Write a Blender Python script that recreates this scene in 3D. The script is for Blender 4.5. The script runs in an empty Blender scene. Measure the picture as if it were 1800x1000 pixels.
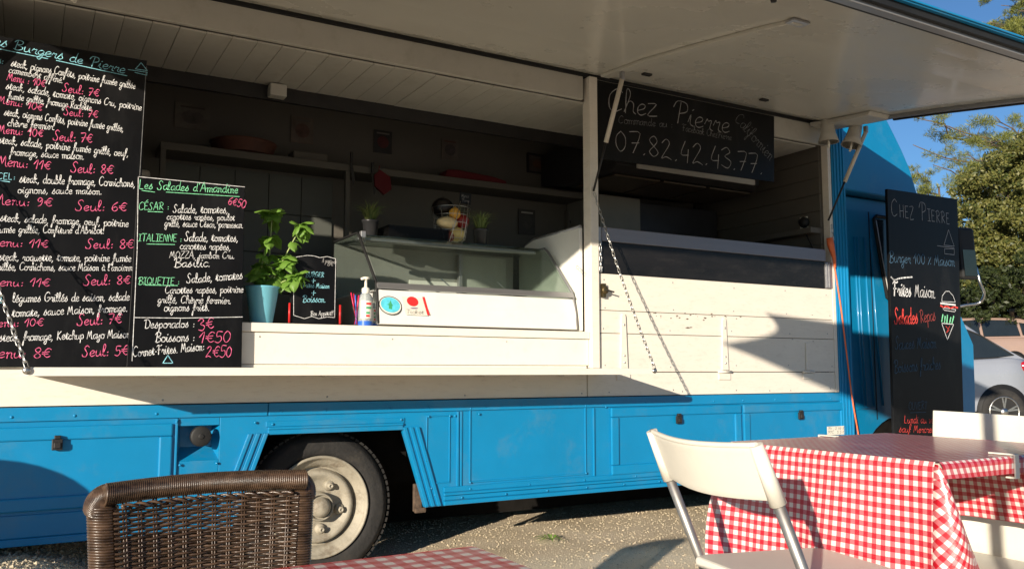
import bpy, bmesh, math, random
import numpy as np
from mathutils import Vector, Matrix, noise
random.seed(7); rng = np.random.default_rng(7)
PI = math.pi
scene = bpy.context.scene
COL = scene.collection
# ------------------------------------------------------------------ camera
CAM_H = 0.97; FPX = 1500.0
PITCH = math.atan(152/1500.0); YAW = math.radians(29.7)
cd = bpy.data.cameras.new('camera'); cam = bpy.data.objects.new('camera', cd); COL.objects.link(cam)
cam.location = (0, 0, CAM_H); cam.rotation_euler = (PI/2 + PITCH, 0, -YAW)
cd.sensor_width = 36; cd.lens = 36*FPX/1800; cd.clip_start = .02; cd.clip_end = 900
scene.camera = cam
# ------------------------------------------------------------------ world, sun, exposure
SUN_DIR = Vector((1.385, 1.0, -0.365)).normalized()
SUN_EL = math.asin(-SUN_DIR.z)
w = bpy.data.worlds.new('World'); scene.world = w; w.use_nodes = True
nt = w.node_tree; bg = nt.nodes['Background']
sky = nt.nodes.new('ShaderNodeTexSky'); sky.sky_type = 'NISHITA'; sky.sun_disc = False
sky.sun_elevation = SUN_EL; sky.sun_rotation = math.atan2(-SUN_DIR.x, -SUN_DIR.y)
sky.air_density = 1.0; sky.dust_density = 0.0; sky.ozone_density = 5.0; sky.altitude = 300
nt.links.new(sky.outputs[0], bg.inputs[0]); bg.inputs[1].default_value = 0.085
sd = bpy.data.lights.new('sun', 'SUN'); sd.energy = 5.0; sd.angle = math.radians(.5); sd.color = (1.0, .885, .73)
sun = bpy.data.objects.new('sun', sd); COL.objects.link(sun); sun.location = (-6, -4, 6)
sun.rotation_euler = SUN_DIR.to_track_quat('-Z', 'Y').to_euler()
scene.view_settings.view_transform = 'Standard'; scene.view_settings.look = 'None'
scene.view_settings.exposure = 0.62; scene.view_settings.gamma = 1.0
scene.view_settings.use_curve_mapping = False
# ------------------------------------------------------------------ measuring: sight line through a pixel of the 1800x1000 photo met with a real plane
FW = Vector((math.sin(YAW)*math.cos(PITCH), math.cos(YAW)*math.cos(PITCH), math.sin(PITCH)))
RT = Vector((math.cos(YAW), -math.sin(YAW), 0)); UP = RT.cross(FW)
C0 = Vector((0, 0, CAM_H))
def ray(u, v): return FW*FPX + RT*(u-900) + UP*(500-v)
def Py(u, v, y): r = ray(u, v); return C0 + r*(y/r.y)
def Px(u, v, x): r = ray(u, v); return C0 + r*(x/r.x)
def Pz(u, v, z): r = ray(u, v); return C0 + r*((z-CAM_H)/r.z)
D = 4.04      # the truck's serving side stands in the plane y = D
# ------------------------------------------------------------------ materials
MATS = {}
def mat(name, col, rough=.5, metal=0., var=.08, scale=6., bump=0., bscale=80., spec=.5, coat=0., trans=0., alpha=1., dirt=None, dscale=3., damt=.5, stretch=None, ior=1.45, emis=None, sheen=0):
    if name in MATS: return MATS[name]
    m = bpy.data.materials.new(name); m.use_nodes = True; n = m.node_tree; N = n.nodes; L = n.links
    b = N['Principled BSDF']
    b.inputs['Roughness'].default_value = rough; b.inputs['Metallic'].default_value = metal
    b.inputs['Specular IOR Level'].default_value = spec; b.inputs['Coat Weight'].default_value = coat
    b.inputs['Coat Roughness'].default_value = .08
    b.inputs['Transmission Weight'].default_value = trans; b.inputs['IOR'].default_value = ior
    b.inputs['Alpha'].default_value = alpha
    tc = N.new('ShaderNodeTexCoord'); mp = N.new('ShaderNodeMapping'); L.new(tc.outputs['Object'], mp.inputs[0])
    if stretch: mp.inputs['Scale'].default_value = stretch
    oi = N.new('ShaderNodeObjectInfo'); 
    mulr = N.new('ShaderNodeMath'); mulr.operation = 'MULTIPLY'; mulr.inputs[1].default_value = 37.0; L.new(oi.outputs['Random'], mulr.inputs[0]); L.new(mulr.outputs[0], mp.inputs['Location'])
    nz = N.new('ShaderNodeTexNoise'); nz.inputs['Scale'].default_value = scale; nz.inputs['Detail'].default_value = 6; nz.inputs['Roughness'].default_value = .62
    L.new(mp.outputs[0], nz.inputs['Vector'])
    rp = N.new('ShaderNodeValToRGB'); e = rp.color_ramp.elements
    e[0].position = .3; e[1].position = .7
    e[0].color = tuple(max(0, c*(1-var)) for c in col)+(1,); e[1].color = tuple(min(1, c*(1+var)) for c in col)+(1,)
    L.new(nz.outputs['Fac'], rp.inputs[0]); last = rp.outputs[0]
    if dirt:
        n2 = N.new('ShaderNodeTexNoise'); n2.inputs['Scale'].default_value = dscale; n2.inputs['Detail'].default_value = 9; n2.inputs['Roughness'].default_value = .72
        L.new(mp.outputs[0], n2.inputs['Vector'])
        r2 = N.new('ShaderNodeValToRGB'); r2.color_ramp.elements[0].position = .52; r2.color_ramp.elements[1].position = .74
        r2.color_ramp.elements[1].color = (damt, damt, damt, 1)
        L.new(n2.outputs['Fac'], r2.inputs[0])
        mx = N.new('ShaderNodeMix'); mx.data_type = 'RGBA'; L.new(r2.outputs[0], mx.inputs[0]); L.new(last, mx.inputs[6]); mx.inputs[7].default_value = tuple(dirt)+(1,)
        last = mx.outputs[2]
    L.new(last, b.inputs['Base Color'])
    rm = N.new('ShaderNodeMapRange'); rm.inputs[3].default_value = max(0.02, rough*.8); rm.inputs[4].default_value = min(1, rough*1.25)
    L.new(nz.outputs['Fac'], rm.inputs[0]); L.new(rm.outputs[0], b.inputs['Roughness'])
    if bump:
        n3 = N.new('ShaderNodeTexNoise'); n3.inputs['Scale'].default_value = bscale; n3.inputs['Detail'].default_value = 4
        L.new(mp.outputs[0], n3.inputs['Vector'])
        bp = N.new('ShaderNodeBump'); bp.inputs['Strength'].default_value = bump; bp.inputs['Distance'].default_value = .01
        L.new(n3.outputs['Fac'], bp.inputs['Height']); L.new(bp.outputs[0], b.inputs['Normal'])
    if emis: b.inputs['Emission Color'].default_value = tuple(emis)+(1,); b.inputs['Emission Strength'].default_value = 1
    MATS[name] = m; return m
BLUE = mat('blue_paint', (.002, .205, .43), .36, var=.06, scale=3, bump=.05, bscale=18, coat=.12, dirt=(.14, .21, .23), dscale=4.5, damt=.30)
BLUE2 = mat('blue_cab_paint', (.002, .18, .37), .38, var=.06, scale=3, bump=.03, bscale=14, coat=.3, dirt=(.16, .26, .30), dscale=5, damt=.2)
CREAM = mat('cream_painted_wood', (.74, .685, .595), .5, var=.035, scale=5, bump=.08, bscale=35, stretch=(1, 1, 4), dirt=(.42, .33, .24), dscale=16, damt=.3)
CREAM2 = mat('cream_counter', (.77, .72, .63), .42, var=.03, scale=5, bump=.05, bscale=30, dirt=(.5, .42, .32), dscale=20, damt=.22)
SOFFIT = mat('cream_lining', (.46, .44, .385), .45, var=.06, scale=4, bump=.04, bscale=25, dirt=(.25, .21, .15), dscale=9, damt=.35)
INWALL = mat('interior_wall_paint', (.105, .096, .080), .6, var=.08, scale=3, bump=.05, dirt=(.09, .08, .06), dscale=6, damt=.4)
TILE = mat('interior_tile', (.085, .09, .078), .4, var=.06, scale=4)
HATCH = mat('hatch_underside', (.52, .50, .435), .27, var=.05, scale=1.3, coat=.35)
ALU = mat('aluminium', (.36, .36, .37), .42, .75, var=.08, scale=20, bump=.03, bscale=200, stretch=(.2, 1, 6))
ALUD = mat('grey_anodised_rail', (.22, .22, .25), .45, .5, var=.06, scale=12, stretch=(.2, 1, 4))
STEEL = mat('steel', (.55, .54, .51), .3, 1., var=.12, scale=25)
DARKM = mat('dark_metal', (.03, .028, .027), .45, .3, var=.2, scale=12)
RUBBER = mat('tyre_rubber', (.022, .021, .020), .8, var=.25, scale=14, bump=.3, bscale=60, dirt=(.09, .075, .055), dscale=7, damt=.4)
BLACKR = mat('black_rubber', (.012, .012, .012), .6, var=.2)
RIM = mat('painted_steel_rim', (.33, .30, .235), .6, .1, var=.22, scale=9, bump=.2, bscale=50, dirt=(.12, .085, .055), dscale=13, damt=.85)
SLATE = mat('chalkboard', (.0045, .0045, .005), .4, spec=.22, var=.3, scale=5, bump=.02, bscale=30, dirt=(.026, .026, .026), dscale=4, damt=.5, stretch=(1, 1, .4))
GLASSD = mat('smoked_acrylic', (.012, .011, .011), .24, spec=.3, var=.3, scale=9, bump=.02, bscale=60, dirt=(.05, .045, .04), dscale=22, damt=.3, stretch=(.3, 1, 1))
WHITE = mat('white_plastic', (.70, .67, .58), .42, var=.03, scale=6, bump=.03, bscale=120, dirt=(.5, .46, .38), dscale=18, damt=.16)
WHITE2 = mat('white_enamel', (.74, .73, .68), .3, var=.03, scale=6, dirt=(.5, .46, .38), dscale=9, damt=.15)
UNDER = mat('underbody', (.012, .011, .010), 1., spec=.05, var=.3, scale=8, bump=.4, bscale=20)
ORANGE = mat('orange_cord', (.75, .16, .05), .5, var=.1)
LEGS = mat('dull_steel', (.34, .33, .31), .48, .85, var=.12, scale=20)
WICK = mat('wicker', (.062, .037, .022), .32, var=.75, scale=30, bump=.1, bscale=220, spec=.7, stretch=(1, 1, 3))
RED = mat('red_plastic', (.5, .02, .02), .35)
C_W = mat('chalk_white', (.80, .79, .76), .8, var=.5, scale=110)
C_P = mat('chalk_pink', (.78, .12, .25), .8, var=.5, scale=110)
C_B = mat('chalk_blue', (.26, .60, .78), .8, var=.5, scale=110)
C_G = mat('chalk_green', (.22, .66, .36), .8, var=.5, scale=110)
C_DW = mat('faint_chalk_white', (.20, .20, .20), .9, var=.35, scale=40)
C_DB = mat('shaded_chalk_blue', (.045, .10, .16), .9, var=.35, scale=40)  # blue chalk with shade put into its colour, for the board's unlit lines
C_DR = mat('shaded_chalk_red', (.30, .05, .045), .9, var=.3, scale=40)  # darkened copy of the red chalk for writing in shade
C_R = mat('chalk_red', (.72, .06, .05), .8, var=.5, scale=110)
C_GR = mat('chalk_grey', (.36, .35, .34), .9, var=.2, scale=40)
def clear_glass(name, tint, fac=.85, rough=.02):
    m = bpy.data.materials.new(name); m.use_nodes = True; N = m.node_tree.nodes; L = m.node_tree.links
    out = N['Material Output']; N.remove(N['Principled BSDF'])
    t = N.new('ShaderNodeBsdfTransparent'); t.inputs[0].default_value = tuple(tint)+(1,)
    g = N.new('ShaderNodeBsdfGlossy'); g.inputs['Roughness'].default_value = rough; g.inputs[0].default_value = (.9, .95, .93, 1)
    ge = N.new('ShaderNodeNewGeometry'); dt = N.new('ShaderNodeVectorMath'); dt.operation = 'DOT_PRODUCT'; L.new(ge.outputs['Normal'], dt.inputs[0]); L.new(ge.outputs['Incoming'], dt.inputs[1])
    ab = N.new('ShaderNodeMath'); ab.operation = 'ABSOLUTE'; L.new(dt.outputs['Value'], ab.inputs[0]); om = N.new('ShaderNodeMath'); om.operation = 'SUBTRACT'; om.inputs[0].default_value = 1; L.new(ab.outputs[0], om.inputs[1])
    pw = N.new('ShaderNodeMath'); pw.operation = 'POWER'; pw.inputs[1].default_value = 5; L.new(om.outputs[0], pw.inputs[0]); fr = N.new('ShaderNodeMath'); fr.operation = 'MULTIPLY_ADD'; fr.inputs[1].default_value = .9; fr.inputs[2].default_value = .03; L.new(pw.outputs[0], fr.inputs[0])
    ns = N.new('ShaderNodeTexNoise'); ns.inputs['Scale'].default_value = 9
    ad = N.new('ShaderNodeMath'); ad.operation = 'MULTIPLY_ADD'; L.new(ns.outputs['Fac'], ad.inputs[0]); ad.inputs[1].default_value = .06; L.new(fr.outputs[0], ad.inputs[2])
    mx = N.new('ShaderNodeMixShader'); L.new(ad.outputs[0], mx.inputs[0]); L.new(t.outputs[0], mx.inputs[1]); L.new(g.outputs[0], mx.inputs[2])
    L.new(mx.outputs[0], out.inputs[0]); MATS[name] = m; return m
GLASS = clear_glass('case_glass', (.86, .89, .87))
GLASSC = mat('car_glass', (.015, .02, .022), .06, var=.1, spec=.9)
def gingham(name, period, rough=.3, dark=1.):
    m = bpy.data.materials.new(name); m.use_nodes = True; N = m.node_tree.nodes; L = m.node_tree.links; b = N['Principled BSDF']
    uv = N.new('ShaderNodeUVMap'); uv.uv_map = 'UVMap'; sp = N.new('ShaderNodeSeparateXYZ'); L.new(uv.outputs[0], sp.inputs[0])
    outs = []
    for k in (0, 1):
        d = N.new('ShaderNodeMath'); d.operation = 'DIVIDE'; d.inputs[1].default_value = period; L.new(sp.outputs[k], d.inputs[0])
        fr = N.new('ShaderNodeMath'); fr.operation = 'FRACT'; L.new(d.outputs[0], fr.inputs[0])
        ss = N.new('ShaderNodeMath'); ss.operation = 'GREATER_THAN'; ss.inputs[1].default_value = .5; L.new(fr.outputs[0], ss.inputs[0]); outs.append(ss)
    ad = N.new('ShaderNodeMath'); ad.operation = 'ADD'; L.new(outs[0].outputs[0], ad.inputs[0]); L.new(outs[1].outputs[0], ad.inputs[1])
    hv = N.new('ShaderNodeMath'); hv.operation = 'MULTIPLY'; hv.inputs[1].default_value = .5; L.new(ad.outputs[0], hv.inputs[0])
    rp = N.new('ShaderNodeValToRGB'); rp.color_ramp.interpolation = 'CONSTANT'; e = rp.color_ramp.elements
    e[0].position = 0; e[0].color = (.68, .63, .58, 1); e[1].position = .25; e[1].color = (.53, .135, .15, 1)
    x = e.new(.75); x.color = (.44, .010, .022, 1)
    L.new(hv.outputs[0], rp.inputs[0])
    # woven grain
    nz = N.new('ShaderNodeTexNoise'); nz.inputs['Scale'].default_value = 5; L.new(uv.outputs[0], nz.inputs['Vector'])
    mx = N.new('ShaderNodeMix'); mx.data_type = 'RGBA'; mx.blend_type = 'MULTIPLY'; mx.inputs[0].default_value = .25
    L.new(rp.outputs[0], mx.inputs[6]); L.new(nz.outputs['Color'], mx.inputs[7])
    mx.inputs[0].default_value = .06
    L.new(mx.outputs[2], b.inputs['Base Color'])
    b.inputs['Roughness'].default_value = rough; b.inputs['Coat Weight'].default_value = .25; b.inputs['Coat Roughness'].default_value = .15
    n2 = N.new('ShaderNodeTexNoise'); n2.inputs['Scale'].default_value = 300; L.new(uv.outputs[0], n2.inputs['Vector'])
    n4 = N.new('ShaderNodeTexNoise'); n4.inputs['Scale'].default_value = 9; L.new(uv.outputs[0], n4.inputs['Vector'])
    sm = N.new('ShaderNodeMath'); sm.operation = 'MULTIPLY_ADD'; sm.inputs[1].default_value = .08; L.new(n2.outputs['Fac'], sm.inputs[0]); L.new(n4.outputs['Fac'], sm.inputs[2])
    bp = N.new('ShaderNodeBump'); bp.inputs['Strength'].default_value = .25; bp.inputs['Distance'].default_value = .02; L.new(sm.outputs[0], bp.inputs['Height']); L.new(bp.outputs[0], b.inputs['Normal'])
    MATS[name] = m; return m
GING = gingham('gingham_oilcloth', .026)
def leafmat(name, c1, c2, trans=.35, rough=.5):
    m = bpy.data.materials.new(name); m.use_nodes = True; N = m.node_tree.nodes; L = m.node_tree.links
    out = N['Material Output']; b = N['Principled BSDF']; b.inputs['Roughness'].default_value = rough
    at = N.new('ShaderNodeAttribute'); at.attribute_name = 'shade'
    geo = N.new('ShaderNodeNewGeometry')
    mx = N.new('ShaderNodeMix'); mx.data_type = 'RGBA'; L.new(geo.outputs['Random Per Island'], mx.inputs[0]); mx.inputs[6].default_value = tuple(c1)+(1,); mx.inputs[7].default_value = tuple(c2)+(1,)
    L.new(mx.outputs[2], b.inputs['Base Color'])
    t = N.new('ShaderNodeBsdfTranslucent'); L.new(mx.outputs[2], t.inputs[0])
    ms = N.new('ShaderNodeMixShader'); ms.inputs[0].default_value = trans; L.new(b.outputs[0], ms.inputs[1]); L.new(t.outputs[0], ms.inputs[2]); L.new(ms.outputs[0], out.inputs[0])
    MATS[name] = m; return m
LEAF_OAK = leafmat('oak_leaf', (.06, .085, .02), (.25, .235, .065))
LEAF_PINE = leafmat('pine_needle', (.10, .13, .03), (.33, .34, .08), .4)
LEAF_BASIL = leafmat('basil_leaf', (.12, .28, .035), (.27, .46, .08), .45, .45)
GRASSM = leafmat('plastic_grass', (.09, .17, .03), (.32, .36, .12), .3)
BARK = mat('bark', (.12, .09, .065), .9, var=.4, scale=8, bump=.6, bscale=15, stretch=(1, 1, .3))

# ------------------------------------------------------------------ mesh builder
def tag(o, label=None, cat=None, group=None, kind=None):
    if label: o['label'] = label
    if cat: o['category'] = cat
    if group: o['group'] = group
    if kind: o['kind'] = kind
    return o
WORLD = {}
def thing(name, loc, label, cat, group=None):
    o = bpy.data.objects.new(name, None); COL.objects.link(o); o.location = loc; o.empty_display_size = .1
    WORLD[o.name] = Vector(loc); return tag(o, label, cat, group)
def dot(a, b): return a[0]*b[0]+a[1]*b[1]+a[2]*b[2]
class MB:
    def __init__(s): s.v = []; s.f = []; s.uv = []; s.sm = []
    def add(s, vs, fs, smooth=False):
        o = len(s.v); s.v += [tuple(v) for v in vs]
        for f in fs: s.f.append(tuple(i+o for i in f)); s.sm.append(smooth)
        return s
    def box(s, x0, y0, z0, x1, y1, z1):
        x0, x1 = sorted((x0, x1)); y0, y1 = sorted((y0, y1)); z0, z1 = sorted((z0, z1))
        return s.add([(x0,y0,z0),(x1,y0,z0),(x1,y1,z0),(x0,y1,z0),(x0,y0,z1),(x1,y0,z1),(x1,y1,z1),(x0,y1,z1)],
              [(3,2,1,0),(4,5,6,7),(0,1,5,4),(1,2,6,5),(2,3,7,6),(3,0,4,7)])
    def obox(s, c, u, v, w_):     # half-axis vectors
        c, u, v, w_ = Vector(c), Vector(u), Vector(v), Vector(w_)
        if u.cross(v).dot(w_) < 0: w_ = -w_
        P = [c+a*u+b*v+d*w_ for d in (-1, 1) for a, b in ((-1,-1),(1,-1),(1,1),(-1,1))]
        return s.add(P, [(3,2,1,0),(4,5,6,7),(0,1,5,4),(1,2,6,5),(2,3,7,6),(3,0,4,7)])
    def bar(s, a, b, wd, th, up=(0, 0, 1)):
        a, b = Vector(a), Vector(b); d = b-a; n = d.normalized(); side = n.cross(Vector(up))
        if side.length < 1e-4: side = n.cross(Vector((0, 1, 0)))
        side.normalize(); u2 = side.cross(n)
        return s.obox((a+b)/2, d/2, side*wd/2, u2*th/2)
    def tube(s, pts, r, n=8, cap=True, closed=False, smooth=True, rs=None):
        pts = [Vector(p) for p in pts]; m = len(pts); o = len(s.v); prev = None
        for i, p in enumerate(pts):
            a = pts[(i-1) % m] if (i or closed) else p; b = pts[(i+1) % m] if (i < m-1 or closed) else p
            t = (b-a).normalized()
            if prev is None:
                h = Vector((0, 0, 1)) if abs(t.z) < .9 else Vector((1, 0, 0)); x = t.cross(h).normalized()
            else:
                x = (prev-t*prev.dot(t))
                x = x.normalized() if x.length > 1e-6 else t.orthogonal().normalized()
            prev = x; y = t.cross(x); rr = rs[i] if rs else r
            for k in range(n):
                an = 2*PI*k/n; s.v.append(tuple(p+(x*math.cos(an)+y*math.sin(an))*rr))
        for i in range(m if closed else m-1):
            j = (i+1) % m
            for k in range(n):
                k2 = (k+1) % n; s.f.append((o+i*n+k, o+i*n+k2, o+j*n+k2, o+j*n+k)); s.sm.append(smooth)
        if cap and not closed:
            s.f.append(tuple(o+k for k in reversed(range(n)))); s.sm.append(False)
            s.f.append(tuple(o+(m-1)*n+k for k in range(n))); s.sm.append(False)
        return s
    def lathe(s, prof, c, n=24, axis='z', cap=True):
        c = Vector(c); o = len(s.v)
        for r, h in prof:
            for k in range(n):
                a = 2*PI*k/n; p = {'z': (r*math.cos(a), r*math.sin(a), h), 'y': (r*math.cos(a), h, r*math.sin(a)), 'x': (h, r*math.cos(a), r*math.sin(a))}[axis]
                s.v.append(tuple(c+Vector(p)))
        for i in range(len(prof)-1):
            for k in range(n):
                k2 = (k+1) % n; f = (o+i*n+k, o+i*n+k2, o+(i+1)*n+k2, o+(i+1)*n+k)
                s.f.append(f if axis != 'y' else f[::-1]); s.sm.append(True)
        if cap:
            for q in (0, len(prof)-1):
                if prof[q][0] > 1e-4: s.f.append(tuple(o+q*n+k for k in range(n))); s.sm.append(False)
        return s
    def prism(s, poly, a, b, axis='y'):     # poly of 2D points, swept from a to b along axis
        def P(p, h): return {'y': (p[0], h, p[1]), 'x': (h, p[0], p[1]), 'z': (p[0], p[1], h)}[axis]
        n = len(poly); vs = [P(p, a) for p in poly]+[P(p, b) for p in poly]
        fs = [tuple(range(n)), tuple(range(2*n-1, n-1, -1))]+[(i, i+n, (i+1) % n+n, (i+1) % n) for i in range(n)]
        return s.add(vs, fs)
    def sphere(s, c, r, n=12, m=8, sc=(1, 1, 1)):
        pr = [(max(1e-5, math.sin(PI*i/m)), -math.cos(PI*i/m)) for i in range(m+1)]; o = len(s.v)
        for a_, h in pr:
            for k in range(n):
                a = 2*PI*k/n; s.v.append((c[0]+r*a_*math.cos(a)*sc[0], c[1]+r*a_*math.sin(a)*sc[1], c[2]+r*h*sc[2]))
        for i in range(m):
            for k in range(n):
                k2 = (k+1) % n; s.f.append((o+i*n+k, o+i*n+k2, o+(i+1)*n+k2, o+(i+1)*n+k)); s.sm.append(True)
        return s
    def grid(s, fn, nu, nv, smooth=True, uvf=None):
        o = len(s.v)
        for i in range(nu+1):
            for j in range(nv+1):
                s.v.append(tuple(fn(i/nu, j/nv)))
                if uvf:
                    while len(s.uv) < len(s.v)-1: s.uv.append((0, 0))
                    s.uv.append(uvf(i/nu, j/nv))
        for i in range(nu):
            for j in range(nv):
                a = o+i*(nv+1)+j; s.f.append((a, a+nv+1, a+nv+2, a+1)); s.sm.append(smooth)
        return s
    def build(s, name, m, parent=None, label=None, bevel=0, kind=None, cat=None, group=None, normals=True, solid=0):
        me = bpy.data.meshes.new(name)
        V = np.array(s.v, dtype=np.float64); c = (V.min(0)+V.max(0))/2
        if parent is None: c[2] = V[:, 2].min()
        me.from_pydata((V-c).tolist(), [], s.f); me.polygons.foreach_set('use_smooth', s.sm)
        if s.uv:
            ul = me.uv_layers.new(name='UVMap'); uva = np.array(s.uv+[(0, 0)]*(len(s.v)-len(s.uv)))
            li = np.zeros(len(me.loops), dtype=np.int64); me.loops.foreach_get('vertex_index', li); ul.data.foreach_set('uv', uva[li].ravel())
        me.materials.append(m); me.update()
        if normals:
            bm = bmesh.new(); bm.from_mesh(me); bmesh.ops.recalc_face_normals(bm, faces=bm.faces); bm.to_mesh(me); bm.free()
        o = bpy.data.objects.new(name, me); COL.objects.link(o)
        if parent is not None:
            o.parent = parent; o.location = Vector(c)-WORLD[parent.name]
        else: o.location = c
        WORLD[o.name] = Vector(c)
        if solid:
            md = o.modifiers.new('solid', 'SOLIDIFY'); md.thickness = solid; md.offset = 0
        if bevel:
            md = o.modifiers.new('bevel', 'BEVEL'); md.width = bevel; md.segments = 2; md.limit_method = 'ANGLE'; md.angle_limit = math.radians(40)
        return tag(o, label, cat, group, kind)
def B(x0, y0, z0, x1, y1, z1): return MB().box(x0, y0, z0, x1, y1, z1)
def dup(o, parent=None):
    c = o.copy(); COL.objects.link(c); c.parent = parent; WORLD[c.name] = WORLD[o.name].copy() if o.name in WORLD else Vector((0, 0, 0))
    for ch in list(o.children): dup(ch, c)
    return c
def copy_thing(o, loc, rz=0, label=None):
    c = dup(o); c.location = loc; c.rotation_euler = (0, 0, rz); WORLD[c.name] = Vector(loc)
    if label: c['label'] = label
    return c

# ------------------------------------------------------------------ handwriting: single-stroke glyphs, tenths of the x-height
G = {
'a': (9, "8,9 5,10 1,7 1,2 4,0 7,3 8,9|8,10 8,2 10,0"), 'b': (9, "0,1 3,12 3,19 1,19 1,2 3,0 7,2 7,8 4,10 1,7"), 'c': (8, "8,8 5,10 1,7 1,2 4,0 8,2"),
'd': (10, "8,8 5,10 1,7 1,2 4,0 8,3|9,20 8,9 8,3 10,0"), 'e': (8, "1,4 6,6 7,9 4,10 1,7 1,2 4,0 8,2"), 'f': (7, "1,2 5,12 6,19 3,19 2,10 0,-9 -2,-7 1,1 5,2|0,7 6,8"),
'g': (9, "8,8 5,10 1,7 1,2 4,1 7,4 8,9 7,-5 4,-9 1,-6 5,-1 10,2"), 'h': (9, "0,1 4,14 3,19 1,18 1,0|1,6 4,10 7,8 7,2 9,0"), 'i': (5, "0,3 2,10 2,2 5,0|3,14 4,15"),
'j': (5, "1,5 3,10 3,-7 0,-8 0,-5 5,2|4,14 4,15"), 'k': (9, "0,1 4,14 3,19 1,18 1,0|7,10 2,5 8,0"), 'l': (5, "0,2 4,14 3,19 1,18 1,3 3,0 5,1"),
'm': (13, "0,8 2,10 2,0|2,7 5,10 7,8 7,0|7,7 10,10 12,8 12,2 14,0"), 'n': (9, "0,8 2,10 2,0|2,7 5,10 7,8 7,2 9,0"), 'o': (9, "5,10 1,8 1,2 4,0 8,2 8,8 5,10 6,8 10,9"),
'p': (9, "0,6 2,10 1,-9|2,7 5,10 8,8 8,2 5,0 2,2"), 'q': (9, "8,8 5,10 1,7 1,2 4,0 7,3 8,9 8,-9 10,-6"), 'r': (7, "0,5 2,10 3,8 6,9 5,2 8,0"), 's': (8, "0,1 4,10 5,12 5,8 7,3 4,0 1,1"),
't': (7, "0,3 4,15 3,3 4,0 7,2|1,11 7,11"), 'u': (10, "0,7 1,10 1,2 4,0 7,3 8,10 8,2 10,0"), 'v': (8, "0,9 1,10 3,0 7,9 9,9"), 'w': (12, "0,10 2,0 6,9 8,0 12,10"), 'x': (8, "0,10 7,0|7,10 0,0"),
'y': (9, "0,10 1,3 4,2 8,9 7,-5 3,-9 1,-6 9,1"), 'z': (8, "0,10 7,10 0,0 8,0"),
'A': (13, "0,0 6,19 7,19 11,0|2,7 11,7"), 'B': (12, "2,0 3,19|-1,15 3,20 10,18 9,12 3,10 11,7 11,2 4,-1 0,1"), 'C': (12, "11,17 7,20 1,14 1,4 5,0 11,3"), 'D': (13, "3,0 3,19|-1,18 7,20 13,12 10,2 3,0"),
'E': (10, "1,19 1,0|1,19 9,19|1,10 7,10|1,0 9,0"), 'F': (11, "3,0 4,18|-2,17 2,20 8,18 12,20|1,10 8,10"), 'G': (13, "11,17 7,20 1,14 1,4 6,0 11,4 11,9 6,8"), 'H': (12, "1,0 1,19|10,0 10,19|1,9 10,10"),
'I': (8, "4,0 4,19|0,19 8,19|0,0 8,0"), 'J': (9, "3,19 9,19|7,19 6,1 3,-1 0,2"), 'K': (12, "2,0 2,19|10,19 3,9 11,0"), 'L': (10, "1,19 1,0|1,0 8,0"), 'M': (15, "0,0 3,18 6,4 10,19 12,2 15,0"),
'N': (12, "0,0 2,19 9,0 10,19"), 'O': (13, "6,20 1,14 1,5 6,0 11,5 11,14 6,20"), 'P': (12, "4,0 5,19|-1,14 2,20 10,19 11,12 5,9"), 'Q': (13, "6,20 1,14 1,5 6,0 11,5 11,14 6,20|7,5 12,-2"),
'R': (12, "2,0 3,19|-1,17 5,20 10,16 8,11 3,10 11,0"), 'S': (11, "10,17 7,20 3,16 5,11 8,6 6,0 1,1 0,4"), 'T': (11, "5,0 6,19|0,19 11,19"), 'U': (12, "1,19 1,4 5,0 9,4 10,19"), 'V': (11, "0,19 5,0 10,19"),
'W': (15, "0,19 4,0 7,13 10,0 14,19"), 'X': (11, "0,19 10,0|10,19 0,0"), 'Y': (11, "0,19 5,10 10,19|5,10 5,0"), 'Z': (11, "0,19 10,19 0,0 10,0"),
'0': (11, "5,18 1,13 1,5 5,0 9,5 9,13 5,18"), '1': (8, "0,9 6,18 5,0"), '2': (11, "1,14 5,18 8,14 2,3 1,0 5,2 10,0"), '3': (10, "0,15 5,18 8,14 3,10 9,6 6,0 0,2"), '4': (10, "5,18 1,6 8,6|8,11 7,-1"),
'5': (10, "9,18 2,18 2,10 7,11 9,5 5,0 0,2"), '6': (10, "8,18 2,12 1,4 5,0 9,4 6,9 2,6"), '7': (10, "0,17 9,17 3,0|2,8 8,9"), '8': (10, "5,9 1,14 5,18 8,14 5,9 1,4 5,0 9,4 5,9"), '9': (10, "8,14 4,18 1,13 4,9 8,14 7,4 3,0"),
'€': (12, "11,15 7,17 3,12 3,5 7,1 11,3|0,10 9,11|0,7 8,7"), ',': (4, "2,1 2,0 0,-3"), '.': (4, "1,0 2,1"), ':': (5, "2,1 3,2|2,7 3,8"), "'": (3, "2,19 1,15"), '-': (6, "1,6 5,6"), '+': (10, "1,6 9,6|5,1 5,11"),
'!': (5, "3,19 2,6|2,1 2,0"), '%': (9, "0,0 8,14|1,12 2,13|7,1 8,2"), '/': (8, "0,0 8,19"), '?': (8, "0,14 4,18 7,13 3,7|3,1 3,0"), '(': (5, "4,19 1,9 4,0"), ' ': (7, ""),
}
ACC = {'é': ('e', "3,12 6,15"), 'è': ('e', "3,15 6,12"), 'ê': ('e', "2,12 4,15 6,12"), 'à': ('a', "3,15 6,12"), 'î': ('i', "0,12 2,15 5,12"), 'É': ('E', "4,22 8,25"), 'œ': None}
for k, vv in ACC.items():
    if vv: b_ = G[vv[0]]; G[k] = (b_[0], b_[1]+'|'+vv[1])
def _parse(st): return [[tuple(float(q)/10 for q in p.split(',')) for p in sub.split()] for sub in st.split('|') if sub.strip()]
GS = {k: (a/10, _parse(st)) for k, (a, st) in G.items()}
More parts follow.
